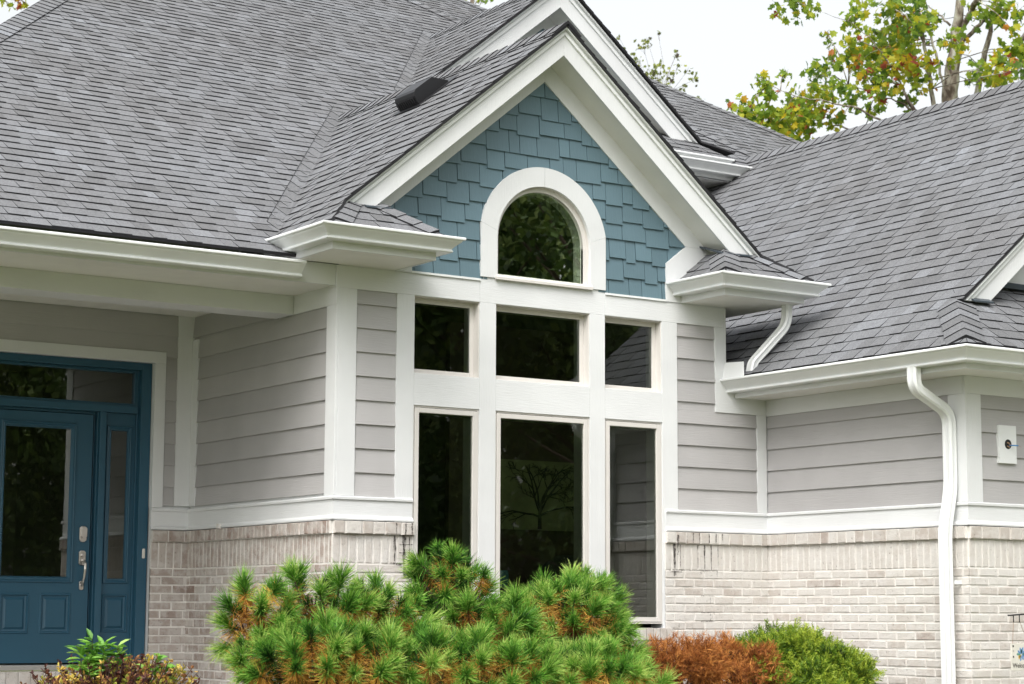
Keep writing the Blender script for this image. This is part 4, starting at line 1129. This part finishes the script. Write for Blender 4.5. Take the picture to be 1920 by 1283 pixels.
PINE = [(-1.74,-2.3,-.05,.16,.20),(-1.39,-2.3,-.01,.27,.23),(-.99,-2.3,-.07,.30,.22),(-.39,-2.2,.10,.24,.30),(-.29,-2.4,-.18,.36,.24),(.40,-2.3,-.07,.38,.25),(.67,-2.2,.03,.18,.20),(.67,-2.35,-.20,.15,.20),
        (-1.45,-2.7,-.33,.52,.20),(-.73,-2.8,-.37,.60,.19),(.13,-2.9,-.45,.46,.20),(-1.76,-2.5,-.29,.18,.16),(.03,-2.3,-.13,.12,.09),(-1.0,-2.5,-.62,.9,.26),(.1,-2.6,-.66,.8,.24)]
def make_pine():
    root = empty('dwarf_pine', (-.5,-2.45,-.93))
    tag(root, 'broad long-needled dwarf pine with green tufts and orange inner needles under the bay window', 'shrub')
    rg = random.Random(77)
    g, d, st = MB(), MB(), MB()
    tufts = []
    ry_ = lambda rx: min(.40, max(rx*.85, .2))
    def inside(p, k):
        return any(((p.x-ax)/arx)**2+((p.y-ay)/ry_(arx))**2+((p.z-az)/arz)**2 < k for (ax,ay,az,arx,arz) in PINE)
    for layer, rr, mind, cnt in ((0,.93,.0105,1500),(1,.66,.0080,700)):
        for (cx,cy,cz,rx,rz) in PINE:
            ry = ry_(rx)
            for _ in range(max(40, int(cnt*(rx*rz+rx*ry*.8+ry*rz*.5)))):
                q = unit(rg)
                if q.y > .55 and q.z < .4: continue
                if q.z < -.5 and rg.random() < .6: continue
                r_ = rr*rg.uniform(.88, 1.10)
                p = Vector((cx+q.x*rx*r_, cy+q.y*ry*r_, cz+q.z*rz*r_))
                if inside(p, .62 if layer == 0 else .25): continue
                if any((p-t[0]).length_squared < mind*(.8+.5*t[3]) for t in tufts if t[2] == layer): continue
                n_ = Vector((q.x/rx, q.y/ry, q.z/rz)).normalized()
                ax = (n_*.75+Vector((-.16,-.34,.46))+unit(rg)*.42).normalized()
                tufts.append((p, ax, layer, rg.random()))
    for (p, ax, layer, rnd) in tufts:
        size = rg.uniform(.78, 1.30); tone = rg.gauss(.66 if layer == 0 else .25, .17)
        patch = math.sin(p.x*5.3+1.2)*math.cos(p.z*7.1+p.x*2)+.5*math.sin(p.x*13+p.z*9)     # where the bush has browned
        tone += .05*patch
        sl = .075*size
        tip = p+ax*sl
        tube(st, [p-ax*.16+Vector((0,0,-.03)), p, tip], [.0065,.0055,.003], 5)
        curve = unit(rg)*.35
        for _ in range(int((170 if layer == 0 else 70)*size)):
            f = rg.random(); base = p+ax*sl*(f**.8)
            th = R(rg.uniform(6, 34)+50*(1-f)*rg.random()+10*rg.random())
            dr = (ax*math.cos(th)+perp(ax, rg)*math.sin(th)+curve*.12).normalized()
            dr = (dr+Vector((0,0,-.05))).normalized()
            ln = rg.uniform(.070,.120)*size*(1 if rg.random() < .9 else 1.2)
            wd = rg.uniform(.0014,.0023)
            s_ = dr.cross(unit(rg)).normalized()*wd
            m_ = base+dr*ln*.55+unit(rg)*.003; e = base+dr*ln+Vector((0,0,-.012))*rg.random()+unit(rg)*.004
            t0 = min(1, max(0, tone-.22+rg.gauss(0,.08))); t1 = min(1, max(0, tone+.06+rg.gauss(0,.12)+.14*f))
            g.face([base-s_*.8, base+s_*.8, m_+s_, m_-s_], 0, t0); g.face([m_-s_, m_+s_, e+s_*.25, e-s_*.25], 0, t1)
        # last year's needles behind the shoot
        low = p.z < .02
        if rg.random() < (.82 if low else .50)+.22*patch:
            tn = rg.gauss(.5,.22)
            for _ in range(rg.randint(70, 150)):
                base = p-ax*rg.uniform(-.035,.075)
                th = R(rg.uniform(35,120)); dr = (ax*math.cos(th)+perp(ax, rg)*math.sin(th)+Vector((-.06,-.16,-.50))).normalized()
                ln = rg.uniform(.05,.115)*size; s_ = dr.cross(unit(rg)).normalized()*rg.uniform(.0015,.0023); e = base+dr*ln
                d.face([base-s_, base+s_, e+s_*.4, e-s_*.4], 0, min(1,max(0,tn+rg.gauss(0,.18))))
        else:
            for _ in range(34):
                base = p-ax*rg.uniform(0,.09)
                th = R(rg.uniform(45,105)); dr = (ax*math.cos(th)+perp(ax, rg)*math.sin(th)).normalized()
                ln = rg.uniform(.06,.10)*size; s_ = dr.cross(unit(rg)).normalized()*.0020; e = base+dr*ln
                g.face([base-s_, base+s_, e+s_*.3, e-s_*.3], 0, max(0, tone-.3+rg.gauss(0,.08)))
    # limbs to the clumps
    for (cx,cy,cz,rx,rz) in PINE[:13]:
        b = Vector((-.55+rg.uniform(-.3,.3)+(cx+.5)*.25, -2.4, -.93)); c = Vector((cx,cy,cz)); m_ = (b+c)/2+Vector((rg.uniform(-.1,.1),.05,-.05))
        tube(st, [b, m_, c], [.03,.022,.012], 7)
        for _ in range(12):
            q = unit(rg); e = c+Vector((q.x*rx*.75,q.y*ry_(rx)*.75,abs(q.z)*rz*.6))
            tube(st, [m_+(c-m_)*rg.random(), (c+e)/2, e], [.010,.008,.005], 5)
    part(g, 'needles', M['needle'], root, akey='tint'); part(d, 'dead_needles', M['dead_needle'], root, akey='tint'); part(st, 'branches', M['stem'], root)
make_pine()

def bush(name, label, blobs, mat, kind, rgs, n_per, base_z=-.93):
    rg = random.Random(rgs); c0 = blobs[0]
    root = empty(name, (c0[0],c0[1],base_z)); tag(root, label, 'shrub')
    f, st = MB(), MB()
    blobs = list(blobs)
    low = [(b[0]*.9+c0[0]*.1, b[1], max(base_z+.22, b[2]-.30), b[3]*.95, .28) for b in blobs]
    sub = []
    for (cx,cy,cz,rx,rz) in blobs:
        for _ in range(int(150*(rx*rz+rx*min(.45,rx*.9)))):
            q = unit(rg)
            if q.z < -.35 or (q.y > .5 and q.z < .4): continue
            k = rg.uniform(.06,.15); m_ = rg.uniform(.66,.92) if rg.random() < .86 else rg.uniform(.95,1.12)
            sub.append((cx+q.x*(rx-.05)*m_, cy+q.y*(min(.45,rx*.9)-.05)*m_, cz+q.z*(rz-.04)*m_, k, k*rg.uniform(.8,1.15)))
    for bi, (cx,cy,cz,rx,rz) in enumerate(sub+low):
        ry = min(.45, rx*.95)
        n = int(n_per*(rx*rz+rx*ry)*(.62 if bi < len(sub) else .4)); ton = rg.gauss(0,.10)
        for _ in range(n):
            q = unit(rg)
            if q.y > .6 and q.z < .3: continue
            dp = rg.uniform(.68, 1.0)
            p = Vector((cx+q.x*rx*dp, cy+q.y*ry*dp, cz+q.z*rz*dp))
            n_ = Vector((q.x/rx,q.y/ry,q.z/rz)).normalized()
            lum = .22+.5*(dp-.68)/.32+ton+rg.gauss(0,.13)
            if kind == 'spike':
                ax = (n_*.55+Vector((0,0,.55))+unit(rg)*.75).normalized(); ln = rg.uniform(.022,.065)
                for _k in range(9):
                    dr = (ax+unit(rg)*.75).normalized(); s = dr.cross(unit(rg)).normalized()*rg.uniform(.0014,.0025)
                    b0 = p+ax*rg.uniform(-.03,.03); e = b0+dr*ln*rg.uniform(.5,1)
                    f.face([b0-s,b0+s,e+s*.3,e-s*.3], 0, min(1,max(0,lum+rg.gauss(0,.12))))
            else:
                ax = (n_*.8+Vector((0,-.05,.35))+unit(rg)*.5).normalized(); ln = rg.uniform(.06,.105); sd_ = perp(ax, rg)
                for k in range(7):
                    t = k/6; b0 = p+ax*ln*t*.8
                    for sg in (-1,1):
                        dr = (ax*.75+sd_*sg*.75+unit(rg)*.28).normalized(); l2 = ln*.42*(1-.6*t)
                        s = dr.cross(unit(rg)).normalized()*rg.uniform(.0028,.0045); e = b0+dr*l2
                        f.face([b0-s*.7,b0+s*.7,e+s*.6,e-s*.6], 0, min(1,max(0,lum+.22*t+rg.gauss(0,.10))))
    for b in blobs:
        for _ in range(10):
            q = unit(rg); e = Vector((b[0]+q.x*b[3]*.7,b[1]+q.y*b[3]*.5,b[2]+abs(q.z)*b[4]*.6))
            tube(st, [(c0[0],c0[1],base_z),((c0[0]+b[0])/2,b[1],(base_z+b[2])/2),e], [.018,.012,.005], 5)
    part(f, 'foliage', mat, root, akey='tint'); part(st, 'branches', M['stem'], root)
    return root
bush('dead_juniper', 'rust-brown dried-out juniper between the pine and the green cypress', [(1.62,-1.9,-.37,.42,.20),(2.22,-1.75,-.40,.36,.22),(1.22,-2.0,-.41,.30,.19)], M['rust'], 'spike', 41, 9500)
bush('cypress_shrub', 'rounded golden-green cypress shrub against the right brick wall', [(3.05,-1.55,-.38,.52,.23),(2.72,-1.45,-.35,.30,.20),(3.32,-1.6,-.48,.31,.20),(3.08,-1.4,-.29,.36,.16),(2.9,-1.8,-.52,.60,.20)], M['cypress'], 'spray', 42, 5200)

def leaf(mb, p, dr, nrm, ln, wd, tint, fold=.25):
    s = dr.cross(nrm).normalized()*wd*.5; nn = s.cross(dr).normalized()
    m1 = p+dr*ln*.35; m2 = p+dr*ln*.7; e = p+dr*ln; up = nn*wd*fold
    mb.face([p, m1+s+up, m1, m1-s+up], 0, tint)
    mb.face([m1, m1+s+up, m2+s*.8+up, m2], 0, tint); mb.face([m1, m2, m2-s*.8+up, m1-s+up], 0, tint)
    mb.face([m2, m2+s*.8+up, e], 0, tint); mb.face([m2, e, m2-s*.8+up], 0, tint)
def make_barberry():
    rg = random.Random(51)
    root = empty('barberry', (-2.2,-1.2,-.93)); tag(root, 'low maroon and yellow autumn barberry in front of the blue door', 'shrub')
    f, st = MB(), MB()
    for _ in range(300):
        x = rg.gauss(-2.22,.34); y = rg.uniform(-1.6,-.9)
        hgt = -.225-.9*((x+2.15)/.66)**2*.22-rg.uniform(0,.22)
        b = Vector((-2.2+(x+2.2)*.4,-1.2+(y+1.2)*.4,-.93)); e = Vector((x,y,hgt)); m_ = (b+e)/2+Vector((0,0,.10))
        tube(st, [b,m_,e], [.006,.004,.002], 4)
        cl = rg.random()
        tone = .12 if cl < .38 else (.40 if cl < .62 else (.74 if cl < .86 else .95))
        if x > -2.0 and rg.random() < .4: tone = .85
        for k in range(26):
            t = rg.random(); p = m_+(e-m_)*t
            dr = (unit(rg)+Vector((0,0,.5))).normalized()
            leaf(f, p, dr, unit(rg), rg.uniform(.020,.040), rg.uniform(.011,.020), min(1,max(0,tone+rg.gauss(0,.09))))
    part(f, 'foliage', M['barberry'], root, akey='tint'); part(st, 'branches', M['stem'], root)
    root = empty('green_sapling', (-2.25,-1.3,-.93)); tag(root, 'bright green leafy shoots standing up through the barberry before the blue door', 'plant')
    f, st = MB(), MB()
    shoots = [((-2.36,-1.3,-.14),26),((-2.28,-1.28,-.17),22),((-2.20,-1.32,-.18),18),((-2.44,-1.3,-.19),18),((-2.40,-1.34,-.26),16),((-1.97,-1.4,-.23),9),((-1.92,-1.42,-.30),9),((-2.05,-1.42,-.33),8),((-2.00,-1.45,-.42),8)]
    for e, n in shoots:
        e = Vector(e); b = Vector((e.x*.6-.9,-1.3,-.93)); m_ = (b+e)/2+Vector((.02,0,0))
        tube(st, [b,m_,e], [.006,.005,.002], 5)
        for k in range(int(n*1.4)):
            t = .55+.45*rg.random(); p = m_+(e-m_)*t
            a = rg.uniform(0,6.28); dr = Vector((math.cos(a)*.85,math.sin(a)*.5,rg.uniform(-.15,.55))).normalized()
            leaf(f, p, dr, Vector((0,-.35,1)), rg.uniform(.06,.105) if e.x < -2.1 else rg.uniform(.06,.09), rg.uniform(.025,.040) if e.x < -2.1 else rg.uniform(.04,.055), min(1,max(0,rg.gauss(.5,.2))))
    part(f, 'foliage', M['fresh'], root, akey='tint'); part(st, 'stems', M['stem'], root)
make_barberry()

# ---------------------------------------------------------------- trees
def lobed(mb, c, d, n_, size, tint):
    """a five-lobed leaf"""
    s = d.cross(n_).normalized(); n_ = s.cross(d)
    pts = [(0,-.45),(.22,-.30),(.52,-.22),(.36,.02),(.50,.34),(.20,.28),(0,.58),(-.20,.28),(-.50,.34),(-.36,.02),(-.52,-.22),(-.22,-.30)]
    P = [c+s*a*size+d*b*size+n_*(abs(a)*.25*size) for a, b in pts]
    mb.face(P[0:4]+[c], 0, tint); mb.face([c]+P[3:7], 0, tint); mb.face([c]+P[6:10], 0, tint); mb.face([c]+P[9:12]+[P[0]], 0, tint)
SYC = [(11.58,7.46,8.37,.11),(11.8,6.74,8.29,.16),(12.62,7.12,8.44,.22),(12.4,6.41,8.2,.27),(12.37,6.16,7.96,.16),(12.29,7.47,8.41,.06),(13.61,8.4,8.31,.32),(13.64,7.9,8.25,.34),(13.19,8.23,8.15,.19),(12.51,6.85,7.53,.29),(12.67,7.89,7.85,.12),(12.47,7.15,7.44,.23),(11.87,7.14,7.84,.09),(12.56,6.31,7.51,.15),(12.78,6.61,7.37,.18),(14.2,7.68,8.72,.1),(13.01,8.66,8.16,.12),(12.83,8.6,8.5,.08),(12.88,8.6,8.34,.07),
 (11.11,8.06,7.45,.1),(11.55,8.1,7.57,.11),(12.02,8.93,7.64,.1),(12.56,8.91,7.52,.19),(12.72,9.31,7.36,.24),(13.07,8.97,7.75,.16),(11.69,7.18,7.25,.15),(12.46,8.56,7.31,.19),(13.02,8.26,7.45,.19),(12.51,8.18,7.1,.16),(12.32,6.99,7.15,.15),(13.18,7.35,7.26,.12),(10.83,8.08,6.88,.16),(12.21,9.99,7.59,.11),(12.46,9.62,7.26,.21),(12.3,8.57,7.01,.19),(12.36,7.35,7.46,.17),(12.72,9.57,7.23,.16),(13.06,7.88,7.26,.13),(13.76,8.01,8.55,.16),(13.42,8.21,8.54,.11),
 (13.81,6.38,8.43,.23),(13.76,6.02,8.39,.19),(14.3,6.22,8.5,.16),(13.99,6.08,7.85,.22),(13.32,5.76,7.47,.18),(13.71,5.99,7.45,.23),(14.6,7.15,7.75,.16),(13.29,5.34,7.3,.15),(12.89,5.77,7.33,.1),(14.07,6.96,7.62,.1),(13.63,5.74,8.0,.09),(13.66,6.59,8.56,.07),(14.18,6.04,7.88,.19),(13.25,6.58,7.62,.06),(14.59,7.75,8.3,.07),
 (10.9,8.2,6.95,.22),(11.3,8.3,7.0,.26),(11.6,8.2,6.95,.28),(12.0,8.3,7.0,.28),(11.2,8.1,7.3,.16),(12.2,8.2,7.3,.22),(12.0,7.9,7.6,.2),(12.3,7.6,7.9,.22),(12.9,7.3,8.0,.24),(12.8,6.9,8.3,.24),(13.0,7.0,7.6,.22),(12.1,7.3,8.25,.16),(13.2,6.4,7.9,.2),
 (13.2,7.4,9.4,.5),(12.4,6.9,9.3,.4),(14.2,6.6,9.5,.5),(13.6,7.2,10.2,.6),(14.6,5.6,8.9,.5),(14.9,5.2,8.0,.5),(12.2,8.6,8.9,.3),(14.6,5.0,7.2,.4)]
LIMBS = {'trunk':[(14.0,7.6,-1.0,.30),(13.92,7.4,4.0,.19),(13.84,7.19,7.15,.125),(13.8,7.06,7.62,.112),(13.75,6.91,8.13,.088),(13.67,6.75,8.7,.055),(13.57,6.57,9.33,.04),(13.5,6.6,10.4,.02)],
 'fork':[(13.74,6.9,8.2,.05),(13.79,6.75,8.41,.045),(13.49,6.26,8.54,.035),(13.49,6.07,8.95,.02)],'r2':[(13.79,6.88,8.12,.035),(13.9,6.68,8.31,.03),(14.02,6.46,8.51,.022),(14.05,6.3,8.81,.012)],
 'stem':[(13.95,7.5,4.5,.08),(14.79,7.57,7.48,.05),(14.76,7.44,7.93,.045),(14.76,7.27,8.34,.04),(14.74,7.12,8.74,.03),(14.7,6.93,9.25,.02)],'l1':[(13.9,7.4,4.6,.06),(13.01,6.65,6.92,.035),(12.9,6.6,7.38,.03),(12.76,6.57,7.81,.025),(12.61,6.52,8.3,.018),(12.49,6.46,8.72,.01)],
 'l2':[(13.85,7.2,7.0,.025),(13.74,7.16,7.52,.02),(13.6,7.15,7.92,.02),(13.47,7.14,8.29,.017),(13.36,7.09,8.65,.01)],'l3':[(13.65,6.92,8.36,.018),(13.51,7.01,8.52,.012),(13.38,7.08,8.65,.008)],'l4':[(12.77,6.55,7.84,.014),(12.62,6.61,8.06,.01),(12.51,6.65,8.24,.006)],
 'low':[(13.9,7.35,5.0,.06),(12.85,6.81,6.93,.03),(12.7,6.87,7.18,.022),(12.63,6.89,7.33,.015),(12.4,7.08,7.41,.008)],'low2':[(13.88,7.3,6.0,.04),(13.13,7.19,7.12,.02),(12.95,7.33,7.24,.012),(12.72,7.51,7.36,.008),(12.43,7.74,7.48,.005)],
 'low3':[(13.9,7.35,5.4,.05),(12.49,7.18,6.88,.018),(12.2,7.4,7.07,.013),(11.92,7.63,7.15,.01),(11.58,7.92,7.24,.007),(11.27,8.13,7.39,.004)],'low4':[(13.9,7.4,5.2,.05),(13.03,8.06,6.97,.014),(12.68,8.36,7.06,.012),(12.22,8.75,7.16,.008),(11.74,9.14,7.25,.004)],
 'r3':[(13.9,7.3,6.2,.05),(15.11,6.82,8.49,.03),(15.03,7.01,8.24,.022),(14.9,7.2,8.14,.012),(14.79,7.43,7.85,.006)],'up':[(12.63,6.89,7.33,.012),(12.41,6.97,7.69,.009),(12.2,7.06,7.98,.006),(11.95,7.21,8.21,.004),(11.62,7.45,8.36,.003)]}
def tree(name, label, base, limbs, clumps, lmat, bmat, size, dens, rgs, group=None, twig=.004, tints=(.45,.22)):
    rg = random.Random(rgs)
    root = empty(name, base); tag(root, label, 'tree', group)
    t, f = MB(), MB(); nodes = []
    for pts in limbs:
        # small wander between the given points
        P = []; Rr = []
        for i in range(len(pts)-1):
            a, b = Vector(pts[i][:3]), Vector(pts[i+1][:3])
            for k in range(4):
                s = k/4; P.append(a.lerp(b, s)+(unit(rg)*.018 if k else Vector((0,0,0)))); Rr.append(pts[i][3]*(1-s)+pts[i+1][3]*s)
        P.append(Vector(pts[-1][:3])); Rr.append(pts[-1][3])
        tube(t, P, Rr, 9); nodes += [p for p, r in zip(P, Rr) if p.z > base[2]+2]
    for (x,y,z,r) in clumps:
        c = Vector((x,y,z))
        near = sorted(nodes, key=lambda q: (q-c).length+.6*max(0, q.z-c.z))[0]
        m_ = (near+c)/2+unit(rg)*.05*(near-c).length+Vector((0,0,.06))
        tube(t, [near, m_, c], [twig*2.2, twig*1.6, twig], 5)
        n = max(4, int(dens*(r/size)**2))
        for _ in range(4): q = c+unit(rg)*r; tube(t, [c.lerp(m_, .3*rg.random()), (c+q)/2+unit(rg)*r*.15, q], [twig, twig*.8, twig*.5], 4)
        tc = rg.gauss(tints[0], .10)
        for _ in range(n):
            p = c+unit(rg)*r*1.3*(rg.random()**.5)
            lobed(f, p, (unit(rg)+Vector((0,0,-.6))).normalized(), unit(rg), size*rg.uniform(.6,1.25), min(1,max(0,tc+rg.gauss(0,tints[1]))))
    part(t, 'trunk', bmat, root, smooth=True); part(f, 'crown', lmat, root, akey='tint')
    return root
tree('plane_tree', 'tall mottled-bark plane tree with yellow-green and red autumn leaves behind the garage ridge', (14.0,7.6,-.95), list(LIMBS.values()), SYC, M['plane'], M['bark'], .105, 15, 61)
T2 = [(15.13,16.93,10.54,.1),(15.75,17.49,10.83,.06),(15.57,16.59,10.66,.14),(16.63,17.83,11.23,.06),(15.71,16.94,10.47,.1),(16.1,17.12,10.27,.19),(17.18,18.23,10.58,.15),(16.32,16.79,10.2,.16),(16.94,17.34,10.83,.08),(17.79,18.34,11.29,.04),(16.07,15.87,10.09,.08),(16.09,15.71,9.88,.1),(16.35,16.38,9.91,.08),(17.09,18.07,11.5,.04),(17.57,17.41,10.02,.11),(15.92,16.68,10.17,.1),(16.21,16.85,10.46,.07),(15.38,16.67,10.49,.06),(15.78,17.62,11.09,.03),(15.77,15.81,10.07,.08),(16.68,18.3,10.75,.09)]
tree('thin_tree', 'distant sparse tree with small dry leaves showing over the right edge of the front gables', (16.4,17.2,-.95), [[(16.4,17.2,-1,.2),(16.4,17.2,5,.13),(16.3,17.0,8.6,.05),(16.2,16.9,9.6,.02)]], T2, M['dryleaf'], M['stem'], .075, 7, 62, twig=.0022)
T3 = [(1.43,11.41,7.7,.1),(1.61,11.36,7.66,.05),(1.48,11.41,7.64,.06),(1.54,11.36,7.73,.07),(1.65,11.33,7.7,.04),(1.39,11.38,7.85,.14),(1.64,11.27,7.9,.14),(1.2,11.6,8.3,.4),(.8,11.8,8.0,.4)]
tree('yellow_leaved_tree', 'tree with yellow-green leaves peeping over the far left roof hip', (.2,18.0,-.95), [[(.2,18,-1,.22),(.3,17.6,6,.14),(.6,14,8.4,.05),(1.0,11.8,8.3,.02)]], T3, M['plane'], M['bark'], .085, 3.0, 63, tints=(.6,.12))
T4 = [(11.43,15.94,10.61,.09),(11.52,15.88,10.64,.07),(11.3,15.97,10.74,.17),(11.56,15.77,10.86,.19),(11.4,15.9,11.4,.4)]
tree('leafy_tree', 'narrow-leaved tree just showing at the top edge left of the rear gable', (11.5,16.6,-.95), [[(11.5,16.6,-1,.2),(11.5,16.4,8,.1),(11.4,16.0,11,.03)]], T4, M['plane'], M['bark'], .09, 3.0, 64, tints=(.45,.12))

def dense_tree(name, label, base, h, r, rgs, n=15000, low=.12):
    rg = random.Random(rgs); root = empty(name, base); tag(root, label, 'tree', 'woodland trees across the lawn')
    t, f = MB(), MB(); b = Vector(base)
    tube(t, [b, b+Vector((0,0,h*.5)), b+Vector((.2,0,h*.92))], [.25,.16,.04], 8)
    cl = []
    for _ in range(34):
        z = rg.uniform(low, 1.0); rr = r*(math.sin(math.pi*min(1,(z*.82+.16)))**.7)*rg.uniform(.45,.95); a = rg.uniform(0,6.28)
        cl.append((Vector((b.x+rr*math.cos(a),b.y+rr*math.sin(a),b.z+z*h)), rg.uniform(.55,1.1)*r*.40))
    for c, cr in cl:
        tube(t, [b+Vector((0,0,max(.5,(c.z-b.z)*.75))), c], [.06,.015], 5)
        tone = rg.gauss(.5,.2)
        for _ in range(n//34):
            p = c+unit(rg)*cr*(rg.random()**.4); d_ = unit(rg); s = d_.cross(unit(rg)).normalized(); k = rg.uniform(.08,.16)
            f.face([p-d_*k, p+s*k*.6, p+d_*k, p-s*k*.6], 0, min(1,max(0,tone+rg.gauss(0,.2))))
    part(t, 'trunk', M['stem'], root); part(f, 'crown', M['wood_green'], root, akey='tint')
WOODS = [(13,-24,13,3.6),(18.5,-22,15,4.2),(21,-31,17,4.6),(15,-33,16,4.4),(27,-25,16,4.4),(30,-34,18,4.8),(22.5,-41,18,4.7),(10.5,-36,16,4.4),(35,-28,17,4.6),(8,-46,18,4.8),(36,-42,19,5)]
for i, (x,y,h,r) in enumerate(WOODS):
    dense_tree('woodland_tree', 'dense dark green tree across the lawn, mirrored in the windows', (x,y,-1.6), h, r, 100+i)

def make_far_wood():
    rg = random.Random(300); f = MB()
    for i in range(7000):
        a = R(rg.uniform(95, 190)); d = rg.uniform(58, 72); h = 20+3.5*math.sin(a*9)+2*math.sin(a*23+1)
        z = -1.6+h*(rg.random()**.8); c = Vector((math.sin(a)*d, math.cos(a)*d, z))
        tone = .45+.25*math.sin(a*31+z*.6)*math.cos(z*.9+a*17)
        for _ in range(5):
            p = c+unit(rg)*1.3; d_ = unit(rg); s_ = d_.cross(unit(rg)).normalized(); k = rg.uniform(.35,.7)
            f.face([p-d_*k, p+s_*k*.6, p+d_*k, p-s_*k*.6], 0, min(1,max(0,tone+rg.gauss(0,.16))))
    tag(f.build('far_wood', M['wood_green'], akey='tint'), kind='stuff')
make_far_wood()

# ---------------------------------------------------------------- welcome plaque on its garden hook
def make_sign():
    y = -2.62
    st = empty('garden_hook', (4.70,y,-.93)); tag(st, 'black iron garden hook with a side arm before the right brick wall', 'garden stake')
    m = MB(); tube(m, [(4.62,y,-.95),(4.62,y,.06)], [.006,.006], 8); tube(m, [(4.122,y,.026),(4.62,y,.055)], [.0055,.0055], 8)
    for x in (4.178,4.240): tube(m, [(x,y,.030),(x,y,-.010),(x-.004,y-.004,-.020),(x-.008,y-.008,-.008)], [.004]*4, 6)
    part(m, 'arm', M['black_metal'], st)
    sg = empty('welcome_plaque', (4.27,y,-.36)); tag(sg, 'pale slate plaque lettered Welcome with a painted flower, hanging from the iron hook', 'sign')
    m = MB(); x0, x1, z0, z1 = 4.143,4.345,-.368,-.174
    m.ext([(x0,y-.004,z0),(x0+.06,y-.004,z0-.004),(x1,y-.004,z0+.003),(x1,y-.004,z1),(x0,y-.004,z1-.002)], (0,.010,0)); part(m, 'slate', M['slate'], sg, bevel=.002)
    m = MB(); tube(m, [(4.163,y,-.176),(4.176,y,-.016)], [.0018]*2, 5); tube(m, [(4.325,y,-.176),(4.242,y,-.016)], [.0018]*2, 5); part(m, 'hanger_wire', M['copper'], sg)
    # painted flower: petals in blue, green and yellow
    rg = random.Random(9)
    for nm, mt, ps in (('blue_petals', M['pblue'], [(-.9,.050),(-.25,.055),(.35,.06),(.95,.05),(2.6,.045),(3.4,.05),(1.9,.05)]), ('green_petals', M['pgreen'], [(-1.5,.052),(1.45,.045),(.05,.04)]), ('yellow_petals', M['pyellow'], [(-2.4,.045),(4.2,.04)])):
        m = MB(); c = (4.245,-.255)
        for a, l in ps:
            dx, dz = math.sin(a), math.cos(a); q = [(0,0)]
            P = []
            for t, wv in ((.1,.0),(.4,.007),(.75,.009),(1,0),(.75,-.009),(.4,-.007)): P.append((c[0]+dx*l*t+dz*wv, y-.0052, c[1]+dz*l*t-dx*wv))
            m.face(P)
        part(m, nm, mt, sg)
    m = MB()
    for x, z in ((4.162,-.194),(4.162,-.270)): m.face([(x-.007,y-.0052,z-.008),(x+.007,y-.0052,z-.006),(x+.006,y-.0052,z+.006),(x-.006,y-.0052,z+.008)])
    for k in range(10):
        a = 2*math.pi*k/10; b = 2*math.pi*(k+1)/10
        m.face([(4.162+.006*math.cos(a),y-.0052,-.228+.006*math.sin(a)),(4.162+.006*math.cos(b),y-.0052,-.228+.006*math.sin(b)),(4.162+.004*math.cos(b),y-.0052,-.228+.004*math.sin(b)),(4.162+.004*math.cos(a),y-.0052,-.228+.004*math.sin(a))])
    part(m, 'painted_marks', M['ink'], sg)
    cu = bpy.data.curves.new('lettering', 'FONT'); cu.body = 'Welcome'; cu.size = .046; cu.extrude = .0008
    o = bpy.data.objects.new('lettering', cu); COL.objects.link(o)
    o.rotation_euler = (R(90),0,0); o.location = (4.152,y-.0055,-.347)
    dg = bpy.context.evaluated_depsgraph_get(); me = bpy.data.meshes.new_from_object(o.evaluated_get(dg))
    me.transform(o.matrix_basis); bpy.data.objects.remove(o)
    me.materials.clear(); me.materials.append(M['ink'])
    o = bpy.data.objects.new('lettering', me); COL.objects.link(o); o.parent = sg; rel(o)
M['slate'] = plain('cream painted slate', (.58,.56,.50), .7, var=.08, scale=14)
M['pblue'] = plain('blue paint', (.12,.24,.42), .6); M['pgreen'] = plain('green paint', (.10,.25,.20), .6); M['pyellow'] = plain('yellow paint', (.60,.42,.10), .6); M['ink'] = plain('dark brown ink', (.03,.025,.022), .6)
make_sign()
